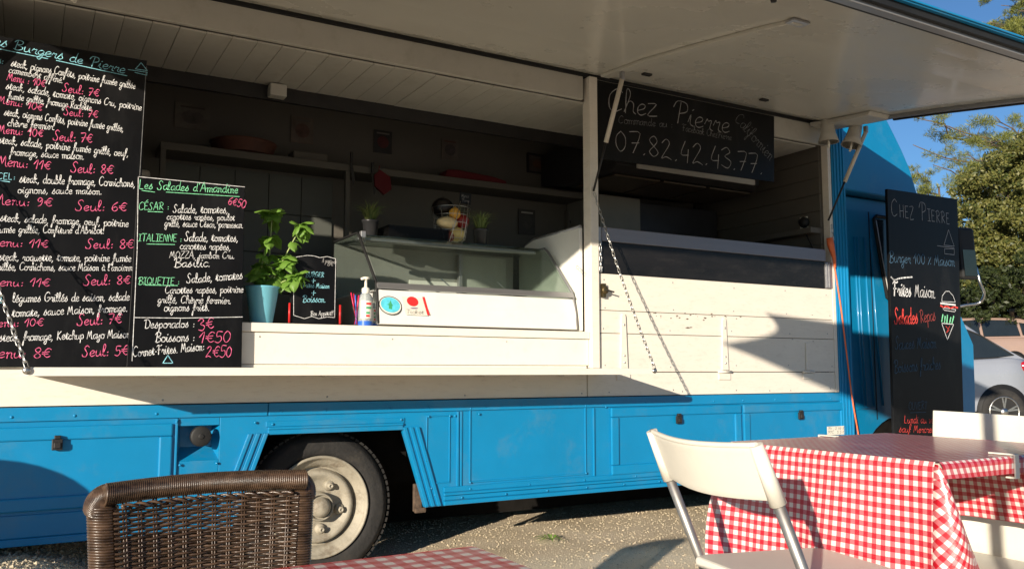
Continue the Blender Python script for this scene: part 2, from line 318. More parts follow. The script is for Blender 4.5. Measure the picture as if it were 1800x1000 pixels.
def catmull(p, sub=4):
    if len(p) < 3: return list(p)
    out = []; q = [p[0]]+list(p)+[p[-1]]
    for i in range(1, len(q)-2):
        for k in range(sub):
            t = k/sub; a, b, c, d = q[i-1], q[i], q[i+1], q[i+2]
            out.append(tuple(.5*((2*b[j])+(-a[j]+c[j])*t+(2*a[j]-5*b[j]+4*c[j]-d[j])*t*t+(-a[j]+3*b[j]-3*c[j]+d[j])*t**3) for j in range(len(b))))
    out.append(tuple(p[-1])); return out
def stroke_ribbon(mb, pts2, tr, wd):
    # pts2: 2D polyline in metres on the board; tr(u, v) -> world point
    n = len(pts2)
    if n < 2: return
    L_, R_ = [], []
    for i in range(n):
        a = pts2[max(0, i-1)]; b = pts2[min(n-1, i+1)]; dx, dy = b[0]-a[0], b[1]-a[1]; l = math.hypot(dx, dy) or 1
        ww = wd*(.5+.16*math.sin(i*1.3+n)); nx, ny = -dy/l*ww, dx/l*ww; p = pts2[i]
        if i == 0: p = (p[0]-dx/l*wd*.4, p[1]-dy/l*wd*.4)
        if i == n-1: p = (p[0]+dx/l*wd*.4, p[1]+dy/l*wd*.4)
        L_.append(tr(p[0]+nx, p[1]+ny)); R_.append(tr(p[0]-nx, p[1]-ny))
    mb.add(L_+R_, [(i, i+1, n+i+1, n+i) for i in range(n-1)])
def write(parent, s, p0, p1, xh, m, P, wd=.3, caps=False, slant=.12, hs=1.0, name='lettering', jit=.05):
    """s written from photo point p0 to p1 (baseline), x-height xh px there; P maps a pixel onto the board's plane"""
    A, Bq, Cq = P(*p0), P(*p1), P(p0[0], p0[1]-xh)
    U = Bq-A; ln = U.length; U.normalize(); N = (Cq-A); h = (Cq-P(p0[0], p0[1])).length*1.0; wd = wd*(.95 if xh < 11 else .95); V = Vector((0, 0, 1)); V = (V-U*V.dot(U)).normalized()
    if abs(N.normalized().z) < .5: V = N.normalized()
    seq = []; x = 0; last = None
    for ch in s:
        sc = 1.
        if caps and ch.islower() : 
            up = {'é': 'É'}.get(ch, ch.upper()); g = GS.get(up, GS['-']); sc = .68
        elif caps: g = GS.get(ch, GS['-'])
        else: g = GS.get(ch, GS['-'])
        seq.append((x, g, sc)); x += (g[0]*sc + (.12 if not caps else .3*sc))
    k = ln/max(x, .1); mb = MB(); Nn = U.cross(V)
    if Nn.dot(C0-A) < 0: Nn = -Nn
    O = A+Nn*.0016; tr = lambda a, b: O+U*a+V*b
    for (gx, g, sc) in seq:
        jy = random.uniform(-jit, jit)*h; js = random.uniform(.94, 1.07)
        for st in g[1]:
            pts = [((gx+px*sc*js+slant*py*sc)*k, py*h*sc*hs*js+jy) for px, py in st]
            stroke_ribbon(mb, catmull(pts, 3), tr, h*wd*.5)
    if not mb.f: return
    o_ = mb.build(name, m, parent, normals=False)
    o_['kind'] = 'stuff'
    return o_
def draw(parent, pts_list, m, P, wd, name='chalk_drawing', smooth=False):
    """chalk lines through photo points on the plane P; wd in metres"""
    mb = MB()
    for pts in pts_list:
        q = [P(*p) for p in pts]
        if smooth: q = [Vector(t) for t in catmull([tuple(t) for t in q], 4)]
        for i in range(len(q)-1):
            d = (q[i+1]-q[i]).normalized(); view = Vector((0, -1, 0)); sd_ = d.cross(view).normalized()*wd/2; off = view*.0017
            mb.add([q[i]+sd_+off-d*wd*.3, q[i]-sd_+off-d*wd*.3, q[i+1]-sd_+off+d*wd*.3, q[i+1]+sd_+off+d*wd*.3], [(0, 1, 2, 3)])
    return mb.build(name, m, parent, normals=False)
# ------------------------------------------------------------------ ground with a gentle rise away from the truck
def ground_h(x, y):
    d = (x*0.93+y*.36)
    t = max(0, min(1, (d-8.5)/16)); h = .85*t*t*(3-2*t)
    t2 = max(0, min(1, (d-26)/60)); h += 2.5*t2
    bx_ = max(0, min(1, (.75-x)/.8)); by_ = max(0, min(1, (y-2.7)/.9)); h += .245*bx_*bx_*(3-2*bx_)*by_*by_*(3-2*by_)*max(0, min(1, (9-y)/3))
    near = math.exp(-((x-2)**2+(y-3)**2)/60)
    h -= .08*math.exp(-((x-1.3)**2+(y-4.1)**2)/.22)
    return h + .012*noise.noise(Vector((x*.9, y*.9, 3)))*near + .006*noise.noise(Vector((x*3.5, y*3.5, 1)))*near - .004
def ground_mat():
    m = bpy.data.materials.new('gravel'); m.use_nodes = True; N = m.node_tree.nodes; L = m.node_tree.links; b = N['Principled BSDF']; b.inputs['Roughness'].default_value = 1.0; b.inputs['Specular IOR Level'].default_value = .05
    tc = N.new('ShaderNodeTexCoord')
    v = N.new('ShaderNodeTexVoronoi'); v.inputs['Scale'].default_value = 95; L.new(tc.outputs['Object'], v.inputs['Vector'])
    n1 = N.new('ShaderNodeTexNoise'); n1.inputs['Scale'].default_value = 2.2; n1.inputs['Detail'].default_value = 8; L.new(tc.outputs['Object'], n1.inputs['Vector'])
    n2 = N.new('ShaderNodeTexNoise'); n2.inputs['Scale'].default_value = 140; n2.inputs['Detail'].default_value = 5; L.new(tc.outputs['Object'], n2.inputs['Vector'])
    r1 = N.new('ShaderNodeValToRGB'); r1.color_ramp.elements[0].color = (.68, .56, .39, 1); r1.color_ramp.elements[1].color = (.88, .76, .58, 1); r1.color_ramp.elements[0].position = .3; r1.color_ramp.elements[1].position = .7
    L.new(n1.outputs['Fac'], r1.inputs[0])
    mx = N.new('ShaderNodeMix'); mx.data_type = 'RGBA'; mx.blend_type = 'MULTIPLY'; mx.inputs[0].default_value = .55
    r2 = N.new('ShaderNodeValToRGB'); r2.color_ramp.elements[0].position = .3; r2.color_ramp.elements[0].color = (.62, .58, .53, 1); r2.color_ramp.elements[1].position = .65
    L.new(n2.outputs['Fac'], r2.inputs[0]); L.new(r1.outputs[0], mx.inputs[6]); L.new(r2.outputs[0], mx.inputs[7]); L.new(mx.outputs[2], b.inputs['Base Color'])
    sm = N.new('ShaderNodeMath'); sm.operation = 'MULTIPLY_ADD'; sm.inputs[1].default_value = -1; L.new(v.outputs['Distance'], sm.inputs[0]); L.new(n2.outputs['Fac'], sm.inputs[2])
    bp = N.new('ShaderNodeBump'); bp.inputs['Strength'].default_value = .6; bp.inputs['Distance'].default_value = .004; L.new(sm.outputs[0], bp.inputs['Height']); L.new(bp.outputs[0], b.inputs['Normal'])
    return m
GRAVEL = ground_mat()
xs = np.concatenate([-np.geomspace(400, 6, 14), np.arange(-5, 10, .1), np.arange(10, 40, 1.0), np.geomspace(41, 400, 14)])
ys = np.concatenate([-np.geomspace(400, 6, 14), np.arange(-5, 8, .1), np.arange(8, 40, 1.0), np.geomspace(41, 400, 14)])
mb = MB(); nx, ny = len(xs), len(ys)
mb.v = [(x, y, ground_h(x, y)) for x in xs for y in ys]
mb.f = [(i*ny+j, (i+1)*ny+j, (i+1)*ny+j+1, i*ny+j+1) for i in range(nx-1) for j in range(ny-1)]; mb.sm = [True]*len(mb.f)
mb.build('ground', GRAVEL, kind='structure', normals=False)
# loose pebbles lying on the gravel
def pebbles(n, x0, x1, y0, y1, smin, smax):
    base = np.array([(1,0,0),(-1,0,0),(0,1,0),(0,-1,0),(0,0,1),(0,0,-1)], float)
    fc = [(0,2,4),(2,1,4),(1,3,4),(3,0,4),(2,0,5),(1,2,5),(3,1,5),(0,3,5)]
    V = []; F = []
    for i in range(n):
        x = rng.uniform(x0, x1); y = rng.uniform(y0, y1); s = smin+(smax-smin)*rng.random()**3.5
        q = base*(s*rng.uniform(.6, 1.25, (6, 1)))*np.array([1, 1, .7]); a = rng.uniform(0, 6.28); ca, sa = math.cos(a), math.sin(a)
        q = np.stack([q[:, 0]*ca-q[:, 1]*sa, q[:, 0]*sa+q[:, 1]*ca, q[:, 2]], 1)+(x, y, ground_h(x, y)+s*.25)
        o = len(V); V += q.tolist(); F += [(a_+o, b_+o, c_+o) for a_, b_, c_ in fc]
    return V, F
PEB = mat('pebble', (.50, .43, .31), 1., spec=.1, var=.3, scale=30)
mb = MB()
for args in ((22000, .9, 5.2, 2.6, 5.3, .002, .0085), (12000, -.7, .9, 3.4, 5.0, .003, .013)):
    V, F = pebbles(*args); mb.add(V, F)
mb.build('pebbles', PEB, kind='stuff', normals=False, label='small pale pebbles lying loose on the gravel in front of the truck')
# a sprawling weed
wm = MB(); wc = Pz(968, 948, 0)
for i in range(13):
    a = i*2.4; r = .07+.07*((i*7) % 5)/4; d = Vector((math.cos(a), math.sin(a), 0)); sdv = Vector((-d.y, d.x, 0))*.007
    q = [wc+d*.01, wc+d*r*.5+Vector((0, 0, .022)), wc+d*r+Vector((0, 0, .014))]
    wm.add([q[0], q[1]+sdv, q[2], q[1]-sdv], [(0, 1, 2, 3)])
wm.build('weed', LEAF_BASIL, label='small flat green weed growing from the gravel before the truck', cat='weed', normals=False)

# ------------------------------------------------------------------ THE FOOD TRUCK
TR = thing('food_truck', (1.7, 4.8, 0), 'blue and cream food truck with open serving hatch and counter', 'food truck')
def part(mb, name, m, parent=None, **k): return mb.build(name, m, parent or TR, **k)
X0, XR, YB = -1.6, 5.04, 5.65
# skirt
sk = MB()
sk.box(X0, D, .27, .61, D+.03, .82).box(.61, D, .27, .785, D+.03, .575).box(.61, D, .728, .785, D+.03, .82)
sk.prism([(.785, .27), (.855, .27), (1.0, .675), (1.672, .677), (1.80, .285), (XR, .295), (XR, .82), (.785, .82)], D, D+.03)
part(sk, 'side_panel', BLUE, bevel=.003)
fr = MB()     # recess for the filler cap
fr.add([(.61, D, .575), (.785, D, .575), (.765, D+.085, .63), (.63, D+.085, .63), (.61, D, .728), (.785, D, .728), (.765, D+.085, .722), (.63, D+.085, .722)],
       [(0, 1, 2, 3), (3, 2, 6, 7), (4, 7, 6, 5), (0, 3, 7, 4), (1, 5, 6, 2)])
rec = part(fr, 'filler_recess', BLUE)
part(MB().lathe([(.03, D+.08), (.03, D+.01), (.036, D+.005), (.036, D-.004)], (.70, 0, .672), 20, 'y'), 'filler_neck', STEEL, rec)
part(MB().lathe([(.044, D+.004), (.046, D-.012), (.044, D-.03), (.036, D-.034), (.012, D-.034), (.010, D-.038), (0.001, D-.038)], (.702, 0, .682), 28, 'y'), 'filler_cap', BLACKR, rec, bevel=.001)
# trims
def ridged(mb, a, b, offs, w_=.016, th=.012, dirn=(1, 0, 0)):
    a, b, dn = Vector(a), Vector(b), Vector(dirn)
    for o in offs:
        mb.obox((a+b)/2+dn*o+Vector((0, -th/2, 0)), (b-a)/2, dn*w_/2, Vector((0, th/2, 0)))
tl = MB(); ridged(tl, (.866, D, .285), (1.008, D, .685), (-.016, -.052, -.088), .02, .014); ridged(tl, (.866, D, .285), (1.008, D, .685), (-.034, -.070), .016, .007)
part(tl, 'arch_trim', BLUE, bevel=.003)
tr_ = MB(); ridged(tr_, (1.664, D, .690), (1.79, D, .29), (.016, .05, .084), .02, .014); ridged(tr_, (1.664, D, .690), (1.79, D, .29), (.033, .067), .016, .007)
part(tr_, 'arch_trim', BLUE, bevel=.003)
tt = MB(); tt.box(1.0, D-.008, .677, 1.672, D, .70).box(1.0, D-.014, .70, 1.672, D, .712).box(.99, D-.006, .712, 1.68, D, .738)
part(tt, 'arch_trim', BLUE, bevel=.003)
bt = MB()
for z, h, t in ((.285, .022, .016), (.309, .022, .008), (.333, .014, .014), (.349, .028, .007)):
    bt.box(1.90, D-t, z+.004, XR-.05, D, z+.004+h-.001)
part(bt, 'bottom_trim', BLUE, bevel=.003)
bt = MB(); bt.box(X0, D-.012, .27, .80, D, .30).box(X0, D-.007, .302, .80, D, .392)
part(bt, 'bottom_trim', BLUE, bevel=.003)
part(B(X0, D-.011, .765, .995, D, .822).box(1.0, D-.011, .765, XR-.012, D, .822), 'waist_strip', BLUE, bevel=.003)
def frame(mb, x0, x1, z0, z1, w_, t, y=D):
    mb.box(x0, y-t, z0, x1, y, z0+w_).box(x0, y-t, z1-w_, x1, y, z1).box(x0, y-t, z0+w_, x0+w_, y, z1-w_).box(x1-w_, y-t, z0+w_, x1, y, z1-w_)
    return mb
def door(x0, x1, z0, z1, lx, lz):
    d = part(frame(MB(), x0, x1, z0, z1, .055, .016), 'locker_door', BLUE, bevel=.007)
    part(B(x0+.055, D-.006, z0+.055, x1-.055, D, z1-.055), 'door_panel', BLUE, d)
    l = MB().box(lx-.02, D-.03, lz-.028, lx+.02, D-.0165, lz+.018).box(lx-.012, D-.036, lz+.018, lx+.012, D-.0165, lz+.032).box(lx-.013, D-.04, lz-.02, lx+.013, D-.03, lz+.004)
    part(l, 'latch', DARKM, d, bevel=.003)
door(-1.25, .585, .405, .742, .138, .675)
door(2.955, 3.972, .378, .760, 3.449, .684)
door(3.992, 4.955, .378, .758, 4.496, .681)
part(frame(MB(), 2.045, 2.785, .392, .778, .009, .006).box(2.02, D-.008, .372, 2.80, D, .380), 'panel_frame', BLUE, bevel=.002)
part(frame(MB(), 1.80, 1.935, .40, .745, .007, .005), 'panel_frame', BLUE, bevel=.002)
part(B(1.972, D-.009, .38, 1.984, D, .762).box(1.992, D-.006, .38, 2.004, D, .762).box(2.832, D-.009, .38, 2.842, D, .762).box(.596, D-.01, .30, .606, D, .762), 'seam_strip', BLUE, bevel=.002)
rv = MB()
def rivet(x, z, y=D-.011): rv.lathe([(.0065, 0), (.0055, -.003), (.003, -.0048), (.0005, -.005)], (x, y, z), 8, 'y', cap=False)
for i in range(24): rivet(-1.4+i*.27+.03*math.sin(i*3), .785)
for i in range(12): rivet(2.0+i*.26, .322, D-.012)
for i in range(9): rivet(2.05+i*.36, .362, D-.007)
for x, z in ((.60, .748), (.62, .56), (.775, .56), (.94, .735), (1.02, .725), (1.66, .728), (1.81, .74), (1.93, .74), (2.05, .775), (2.78, .775), (2.78, .40), (2.05, .395), (2.1, .745), (2.92, .765), (1.87, .312), (1.85, .345), (1.83, .38), (1.96, .74)): rivet(x, z, D-.009)
part(rv, 'rivets', BLUE, kind='stuff', normals=False)
# rusty bracket at the arch's rear corner
part(MB().box(1.755, D+.04, .262, 1.80, D+.06, .40).box(1.76, D+.031, .255, 1.82, D+.05, .28), 'rusty_bracket', mat('rust', (.09, .06, .04), .9, var=.5, scale=30, bump=.5, bscale=50), bevel=.004)
# underbody and rear; low inner box and extended back wall added to block light
part(B(X0+.05, D+.45, .36, XR, YB-.05, .50).box(X0+.02, YB-.04, .03, 6.4, YB, 2.84).box(-1.4, 5.0, .05, 6.0, 5.3, .37).box(X0, D+.03, .27, X0+.04, YB-.04, 2.84)
     .box(.80, D+.40, .50, 1.86, D+.45, .82).box(X0+.04, D+.03, .82, XR-.02, YB-.04, .86).box(1.2, D+.42, .30, 1.36, YB-.2, .36), 'underbody', UNDER)
part(B(X0, D, 2.76, XR, YB, 2.86).box(X0, D, 2.74, XR, D+.05, 2.76), 'roof', BLUE, bevel=.01)
part(B(X0, D+.04, 1.0, -.9, D+.08, 2.7).box(X0, D, .826, -.40, D+.04, 2.735).box(-.398, D+.05, 1.2, -.21, D+.08, 2.545), 'rear_side_wall', CREAM)
# cream band, counter front and countertop
part(B(-.398, D, .826, 2.796, D+.03, 1.0), 'lower_board', CREAM, bevel=.003)
part(B(2.802, D, .826, 4.868, D+.03, .962), 'lower_board', CREAM, bevel=.003)
part(B(-.398, D+.002, 1.002, 2.813, D+.03, 1.150), 'counter_front', CREAM2, bevel=.003)
part(B(-.398, D-.012, 1.152, 2.813, D+.34, 1.194), 'countertop', CREAM2, bevel=.004)
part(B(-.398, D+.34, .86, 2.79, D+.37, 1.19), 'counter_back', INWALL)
# drop side under the right window: three boards, strap hinges, latch
for z0, z1 in ((.966, 1.187), (1.190, 1.320), (1.323, 1.536)):
    part(B(2.885, D-.004+.002*random.random(), z0, 4.868, D+.03, z1), 'side_board', CREAM, bevel=.003)
part(B(2.874, D+.006, .966, 2.8835, D+.03, 1.536), 'side_board', CREAM)
for x in (3.052, 3.845, 4.60):
    h = part(MB().prism([(x-.028, .975), (x+.028, .975), (x+.016, 1.29), (x+.010, 1.305), (x-.010, 1.305), (x-.016, 1.29)], D-.016, D-.0045), 'strap_hinge', CREAM, bevel=.003) if x < 4.2 else \
        part(MB().box(x-.02, D-.012, .975, x+.02, D-.0045, 1.16), 'strap_hinge', CREAM, bevel=.003)
    part(MB().box(x-.05, D-.008, .915, x+.05, D-.0005, .955), 'hinge_plate', CREAM, h, bevel=.003)
    part(MB().tube([(x-.055, D-.011, .965), (x+.055, D-.011, .965)], .008, 8), 'hinge_pin', CREAM, h)
    hb = MB()
    for k, z in enumerate((1.02, 1.06, 1.24)):
        if x < 4.2: hb.lathe([(.007, 0), (.005, -.004), (.0005, -.005)], (x, D-.016, z), 8, 'y', cap=False)
    if hb.f: part(hb, 'hinge_bolts', STEEL, h, normals=False)
la = part(MB().lathe([(.022, D-.03), (.022, D-.042), (.012, D-.046), (.001, D-.046)], (2.905, 0, 1.435), 16, 'y').box(2.893, D-.03, 1.395, 2.917, D-.006, 1.475), 'turn_latch', mat('brass_worn', (.16, .12, .06), .4, .9, var=.3, scale=30), bevel=.002)
part(MB().bar((2.905, D-.05, 1.435), (2.955, D-.052, 1.425), .012, .008), 'handle', DARKM, la)
# scuffs: small chips of bare wood on the boards
ch = MB()
for i in range(26):
    x = 3.25+random.random()*.75; z = 1.31+random.gauss(0, .012); s = .003+.004*random.random()
    ch.add([(x-s*1.6, D-.0052, z), (x, D-.0052, z-s*.6), (x+s*1.7, D-.0052, z+s*.2), (x, D-.0052, z+s*.7)], [(0, 1, 2, 3)])
for x, z, s in ((3.55, 1.235, .014), (3.575, 1.238, .009), (4.46, 1.18, .006), (4.66, 1.17, .006), (4.66, 1.35, .005)):
    ch.add([(x-s*1.6, D-.0052, z), (x, D-.0052, z-s*.3), (x+s*1.7, D-.0052, z+s*.1), (x, D-.0052, z+s*.4)], [(0, 1, 2, 3)])
part(ch, 'paint_chips', mat('bare_wood', (.10, .065, .04), .9), kind='stuff', normals=False)
# posts
part(B(2.816, D-.025, .986, 2.872, D+.05, 2.70), 'post', CREAM, bevel=.004)
part(B(-.46, D-.025, 1.0, -.40, D+.05, 2.70), 'post', CREAM, bevel=.004)
part(B(4.87, D-.006, .826, 4.902, D+.05, 2.70), 'post', CREAM, bevel=.003)
cp = MB().box(4.905, D-.012, .30, XR, D+.06, 2.74)
for x in (4.925, 4.957, 4.99, 5.02): cp.box(x-.006, D-.019, .31, x+.006, D-.012, 2.73)
part(cp, 'corner_post', BLUE, bevel=.003)
# window of the right bay
part(B(2.90, D-.02, 1.725, 4.80, D+.03, 1.808), 'window_rail', ALUD, bevel=.004)
part(B(2.905, D-.006, 1.540, 4.795, D+.002, 1.722), 'window_pane', GLASSD)
part(B(2.874, D-.012, 1.540, 2.902, D+.03, 1.808), 'window_frame', ALU, bevel=.002)
wf = MB().box(4.80, D-.012, 1.540, 4.868, D+.03, 1.722)
wf.box(4.806, D-.018, 1.545, 4.816, D-.012, 1.72).box(4.83, D-.018, 1.545, 4.84, D-.012, 1.72)
part(wf, 'window_frame', ALU, bevel=.002)
# fascia, soffit planks, ceiling
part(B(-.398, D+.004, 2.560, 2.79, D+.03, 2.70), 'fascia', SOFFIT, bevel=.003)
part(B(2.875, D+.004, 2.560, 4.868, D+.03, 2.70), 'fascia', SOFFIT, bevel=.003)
part(B(-.398, D-.004, 2.700, 4.868, D+.03, 2.738), 'hinge_strip', BLACKR)
pm = None; x = -.39
while x < 4.80:
    if x < 2.795 < x+.118: pass
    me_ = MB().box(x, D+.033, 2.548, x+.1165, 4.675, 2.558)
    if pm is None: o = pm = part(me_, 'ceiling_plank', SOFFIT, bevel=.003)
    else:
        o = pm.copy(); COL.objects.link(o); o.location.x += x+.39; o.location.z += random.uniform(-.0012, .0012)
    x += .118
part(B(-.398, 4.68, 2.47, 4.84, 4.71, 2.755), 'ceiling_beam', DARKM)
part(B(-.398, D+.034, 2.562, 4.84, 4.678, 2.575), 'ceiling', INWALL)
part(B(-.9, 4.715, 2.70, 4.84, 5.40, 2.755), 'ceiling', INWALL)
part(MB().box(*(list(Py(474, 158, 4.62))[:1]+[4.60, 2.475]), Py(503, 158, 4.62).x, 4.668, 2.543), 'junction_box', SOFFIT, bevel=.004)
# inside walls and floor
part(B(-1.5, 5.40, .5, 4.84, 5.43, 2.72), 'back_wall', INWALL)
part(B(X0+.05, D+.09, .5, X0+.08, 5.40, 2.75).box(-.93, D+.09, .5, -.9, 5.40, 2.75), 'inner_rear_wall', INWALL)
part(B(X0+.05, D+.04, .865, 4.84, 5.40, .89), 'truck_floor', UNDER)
z = .9; pm = None
while z < 2.69:
    if pm is None: o = pm = part(B(4.845, D+.052, z, 4.862, 5.39, z+.117), 'wall_plank', INWALL, bevel=.002)
    else: o = pm.copy(); COL.objects.link(o); o.location.z += z-.9
    z += .12
part(B(4.864, D+.051, .86, 4.90, 5.4, 2.74), 'inner_side_wall', INWALL)
part(B(4.74, D+.05, 1.935, 4.843, 4.74, 1.974), 'ledge', INWALL, bevel=.003)
part(B(4.835, 4.20, 1.99, 4.843, 4.27, 2.075), 'socket_plate', WHITE, bevel=.003)
# shelf with two uprights, tiles behind
SY = 5.15
sx0 = Py(283, 245, SY).x; sx1 = Py(1040, 340, SY).x; sz = Py(300, 250, SY).z; pxm = Py(608, 295, SY).x
part(B(sx0, SY, sz-.045, sx1, 5.395, sz), 'shelf', INWALL, bevel=.003)
for x in (sx0, pxm): part(B(x, SY-.004, .9, x+.03, SY+.03, sz-.046), 'upright', INWALL, bevel=.002)
part(B(sx0-.3, SY+.06, sz-.30, sx0-.04, SY+.2, sz-.16), 'white_canister', WHITE, bevel=.02)
pm = None
for i in range(5):
    for j in range(5):
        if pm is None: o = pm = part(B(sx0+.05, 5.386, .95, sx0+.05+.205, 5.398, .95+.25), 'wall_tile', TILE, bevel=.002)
        else: o = pm.copy(); COL.objects.link(o); o.location.x += i*.209; o.location.z += j*.254
# extractor hood and appliances of the right bay
hd = MB(); hy = 4.42
a = Py(1118, 290, hy); b_ = Py(1324, 322, hy); hz = (a.z+b_.z)/2
hood = part(MB().prism([(hy, hz-.01), (hy, hz+.10), (hy+.16, hz+.25), (5.36, hz+.25), (5.36, hz+.02), (5.0, hz-.05), (hy+.05, hz-.05)], a.x-.16, b_.x+.06, 'x'), 'extractor_hood', DARKM, bevel=.004)
part(B(a.x, hy-.02, hz-.022, b_.x, hy-.002, hz+.018), 'light_bar', SOFFIT, hood, bevel=.004)
for k in range(3):
    x0_ = a.x-.12+k*.42; part(B(x0_, hy+.08, hz-.066, x0_+.39, 4.95, hz-.053), 'grease_filter', mat('grease_filter', (.10, .075, .05), .5, .6, var=.3, scale=40), hood, bevel=.003)
part(B(3.95, 5.08, .9, 4.80, 5.38, 2.25), 'dark_cabinet', mat('dark_steel_front', (.055, .055, .062), .4, .5, var=.15), bevel=.006)
part(B(3.55, 4.95, .9, 3.92, 5.38, 2.24), 'pale_cabinet', mat('grey_cabinet', (.20, .19, .16), .45, .2, var=.1), bevel=.006)
# white partition to the right of the display case
part(MB().prism([(D+.055, 1.20), (4.80, 1.20), (4.80, 1.70), (4.72, 1.775), (4.62, 1.80), (D+.055, 1.805)], 2.790, 2.812, 'x'), 'partition', WHITE2, bevel=.004)
part(MB().tube([(2.80, D+.06, 1.812), (2.80, 4.62, 1.806), (2.80, 4.72, 1.780), (2.80, 4.802, 1.70)], .011, 8), 'partition_edge', ALU)
write(TR, 'coo.', (1012, 470), (1029, 486), 6, DARKM, lambda u, v: Px(u, v, 2.789), .2)
# ---------------- the raised hatch
HP = [(4.045, 2.742), (4.02, 2.715), (3.93, 2.69), (3.75, 2.672), (3.55, 2.655), (3.2, 2.607), (2.7, 2.53), (2.4, 2.475), (2.16, 2.425)]
HX0, HX1 = -1.0, 4.95
def hsheet(dz, t, x0, x1, pts=HP):
    lo = [(y, z+dz) for y, z in pts]; up_ = [(y, z+dz+t) for y, z in reversed(pts)]
    return MB().prism(lo+up_, x0, x1, 'x')
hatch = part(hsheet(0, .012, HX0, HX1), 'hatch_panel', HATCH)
part(hsheet(.0125, .012, HX0-.01, HX1+.01), 'hatch_skin', BLUE)
# front rim: rubber groove, aluminium rail, shadow gap, blue lip
part(B(HX0, 2.150, 2.408, HX1, 2.178, 2.424), 'rim_groove', BLACKR, hatch)
part(B(HX0, 2.108, 2.394, HX1, 2.149, 2.432), 'rim_rail', ALU, hatch, bevel=.004)
part(B(HX0, 2.086, 2.408, HX1, 2.107, 2.452), 'rim_seal', BLACKR, hatch)
part(B(HX0-.01, 2.064, 2.436, HX1+.01, 2.0855, 2.456).box(HX0-.01, 2.055, 2.441, HX1+.01, 2.0635, 2.450), 'rim_lip', BLUE, hatch, bevel=.003)
part(MB().prism([(y, z-.022) for y, z in HP[3:]]+[(y, z-.002) for y, z in reversed(HP[3:])], HX1-.05, HX1-.015, 'x'), 'side_rail', ALU, hatch)
part(MB().prism([(y, z-.030) for y, z in HP[4:]]+[(y, z-.003) for y, z in reversed(HP[4:])], HX1-.013, HX1+.004, 'x'), 'side_seal', BLACKR, hatch)
part(MB().prism([(4.03, 2.67), (3.80, 2.645), (3.56, 2.628), (3.54, 2.652), (3.75, 2.668), (3.93, 2.686), (4.03, 2.70)], HX1-.25, HX1-.05, 'x'), 'end_gusset', SOFFIT, hatch, bevel=.003)
# reinforcing channel with its end plate
chx = 2.865
part(MB().prism([(y, z-.020) for y, z in HP[2:7]]+[(2.50, 2.474), (2.50, 2.494)]+[(y, z-.001) for y, z in reversed(HP[2:7])], chx-.03, chx+.03, 'x'), 'channel', HATCH, hatch, bevel=.003)
part(B(chx-.05, 2.48, 2.478, chx+.05, 2.53, 2.487), 'channel_plate', ALU, hatch)
for (px, py) in ((755, 215), (1080, 283)):
    q = Py(660+px/1.579, py/1.579, 3.75); part(B(q.x-.03, 3.74, 2.660, q.x+.03, 3.77, 2.671), 'bracket', DARKM, hatch, bevel=.003)
q = Py(1361, 32, 2.35); part(MB().lathe([(.014, 2.462), (.012, 2.448), (.005, 2.446)], (q.x, 2.35, 0), 12), 'fastener', DARKM, hatch)
def strut(top, bot):
    top, bot = Vector(top), Vector(bot); mid = top.lerp(bot, .56)
    s = part(MB().tube([top, mid], .0135, 14), 'gas_strut', mat('strut_grey', (.60, .55, .46), .4, .1))
    part(MB().tube([mid, bot], .0068, 10), 'strut_rod', DARKM, s)
    part(MB().box(top.x-.011, top.y-.014, top.z-.008, top.x+.011, top.y+.014, top.z+.04), 'strut_bracket', ALU, s, bevel=.004)
strut((-.285, D-.28, 2.612), (-.32, D-.03, 2.01)); strut((2.862, D-.28, 2.612), (2.832, D-.032, 2.01))
strut(Py(1522, 232, D-.28), Py(1456, 388, D-.035))
# ---------------- serving flap with chains
flap = part(B(.008, D-.48, .957, 2.90, D-.002, .984), 'serving_flap', CREAM2, bevel=.004)
part(B(.010, D-.484, .952, 2.898, D-.481, .980), 'flap_edge', CREAM2, flap, bevel=.001)
for x in (.012, 2.89): part(MB().lathe([(.014, D-.484), (.014, D-.492), (.004, D-.495)], (x, 0, .972), 12, 'y'), 'chain_bolt', STEEL, flap)
for x in (.5, 1.25, 2.1, 2.6): part(B(x, D-.06, .940, x+.09, D-.004, .9565), 'flap_hinge', CREAM, flap, bevel=.002)
for (px0, px1) in ((1005, 1040),): pass
LK = None
def chain(a, b, sag=.03, pitch=.0255, nm='chain'):
    global LK
    a, b = Vector(a), Vector(b); L_ = (b-a).length; n = int(L_/pitch)
    c = thing(nm, a, None, None); c.parent = TR; c.location = a-WORLD[TR.name]; WORLD[c.name] = a
    for i in range(n):
        t = (i+.5)/n; p = a.lerp(b, t)-Vector((0, 0, sag*4*t*(1-t))); p2 = a.lerp(b, t+.5/n)-Vector((0, 0, sag*4*(t+.5/n)*(1-t-.5/n)))
        d = (p2-p).normalized()
        if LK is None:
            m_ = MB(); pts = []
            for k in range(12):
                an = 2*PI*k/12; pts.append((math.cos(an)*.0068, 0, math.sin(an)*.0068+(.0095 if math.sin(an) > 0 else -.0095)))
            m_.tube(pts, .0024, 5, closed=True); LK = m_.build('chain_link', STEEL, c, normals=False); o = LK
        else: o = LK.copy(); COL.objects.link(o); o.parent = c
        q_ = d.to_track_quat('Z', 'Y') @ Matrix.Rotation(PI/2*(i % 2)+.4, 3, 'Z').to_quaternion()
        o.rotation_mode = 'QUATERNION'; o.rotation_quaternion = q_; o.location = p-a
    return c
chain((2.835, D-.035, 2.0), (2.89, D-.49, .985), .035); chain((-.32, D-.035, 2.0), (.012, D-.49, .985), .035)
chain((2.885, D-.02, 1.72), (2.887, D-.02, 1.545), 0); chain(Py(1462, 395, D-.03), Py(1465, 430, D-.03), 0)
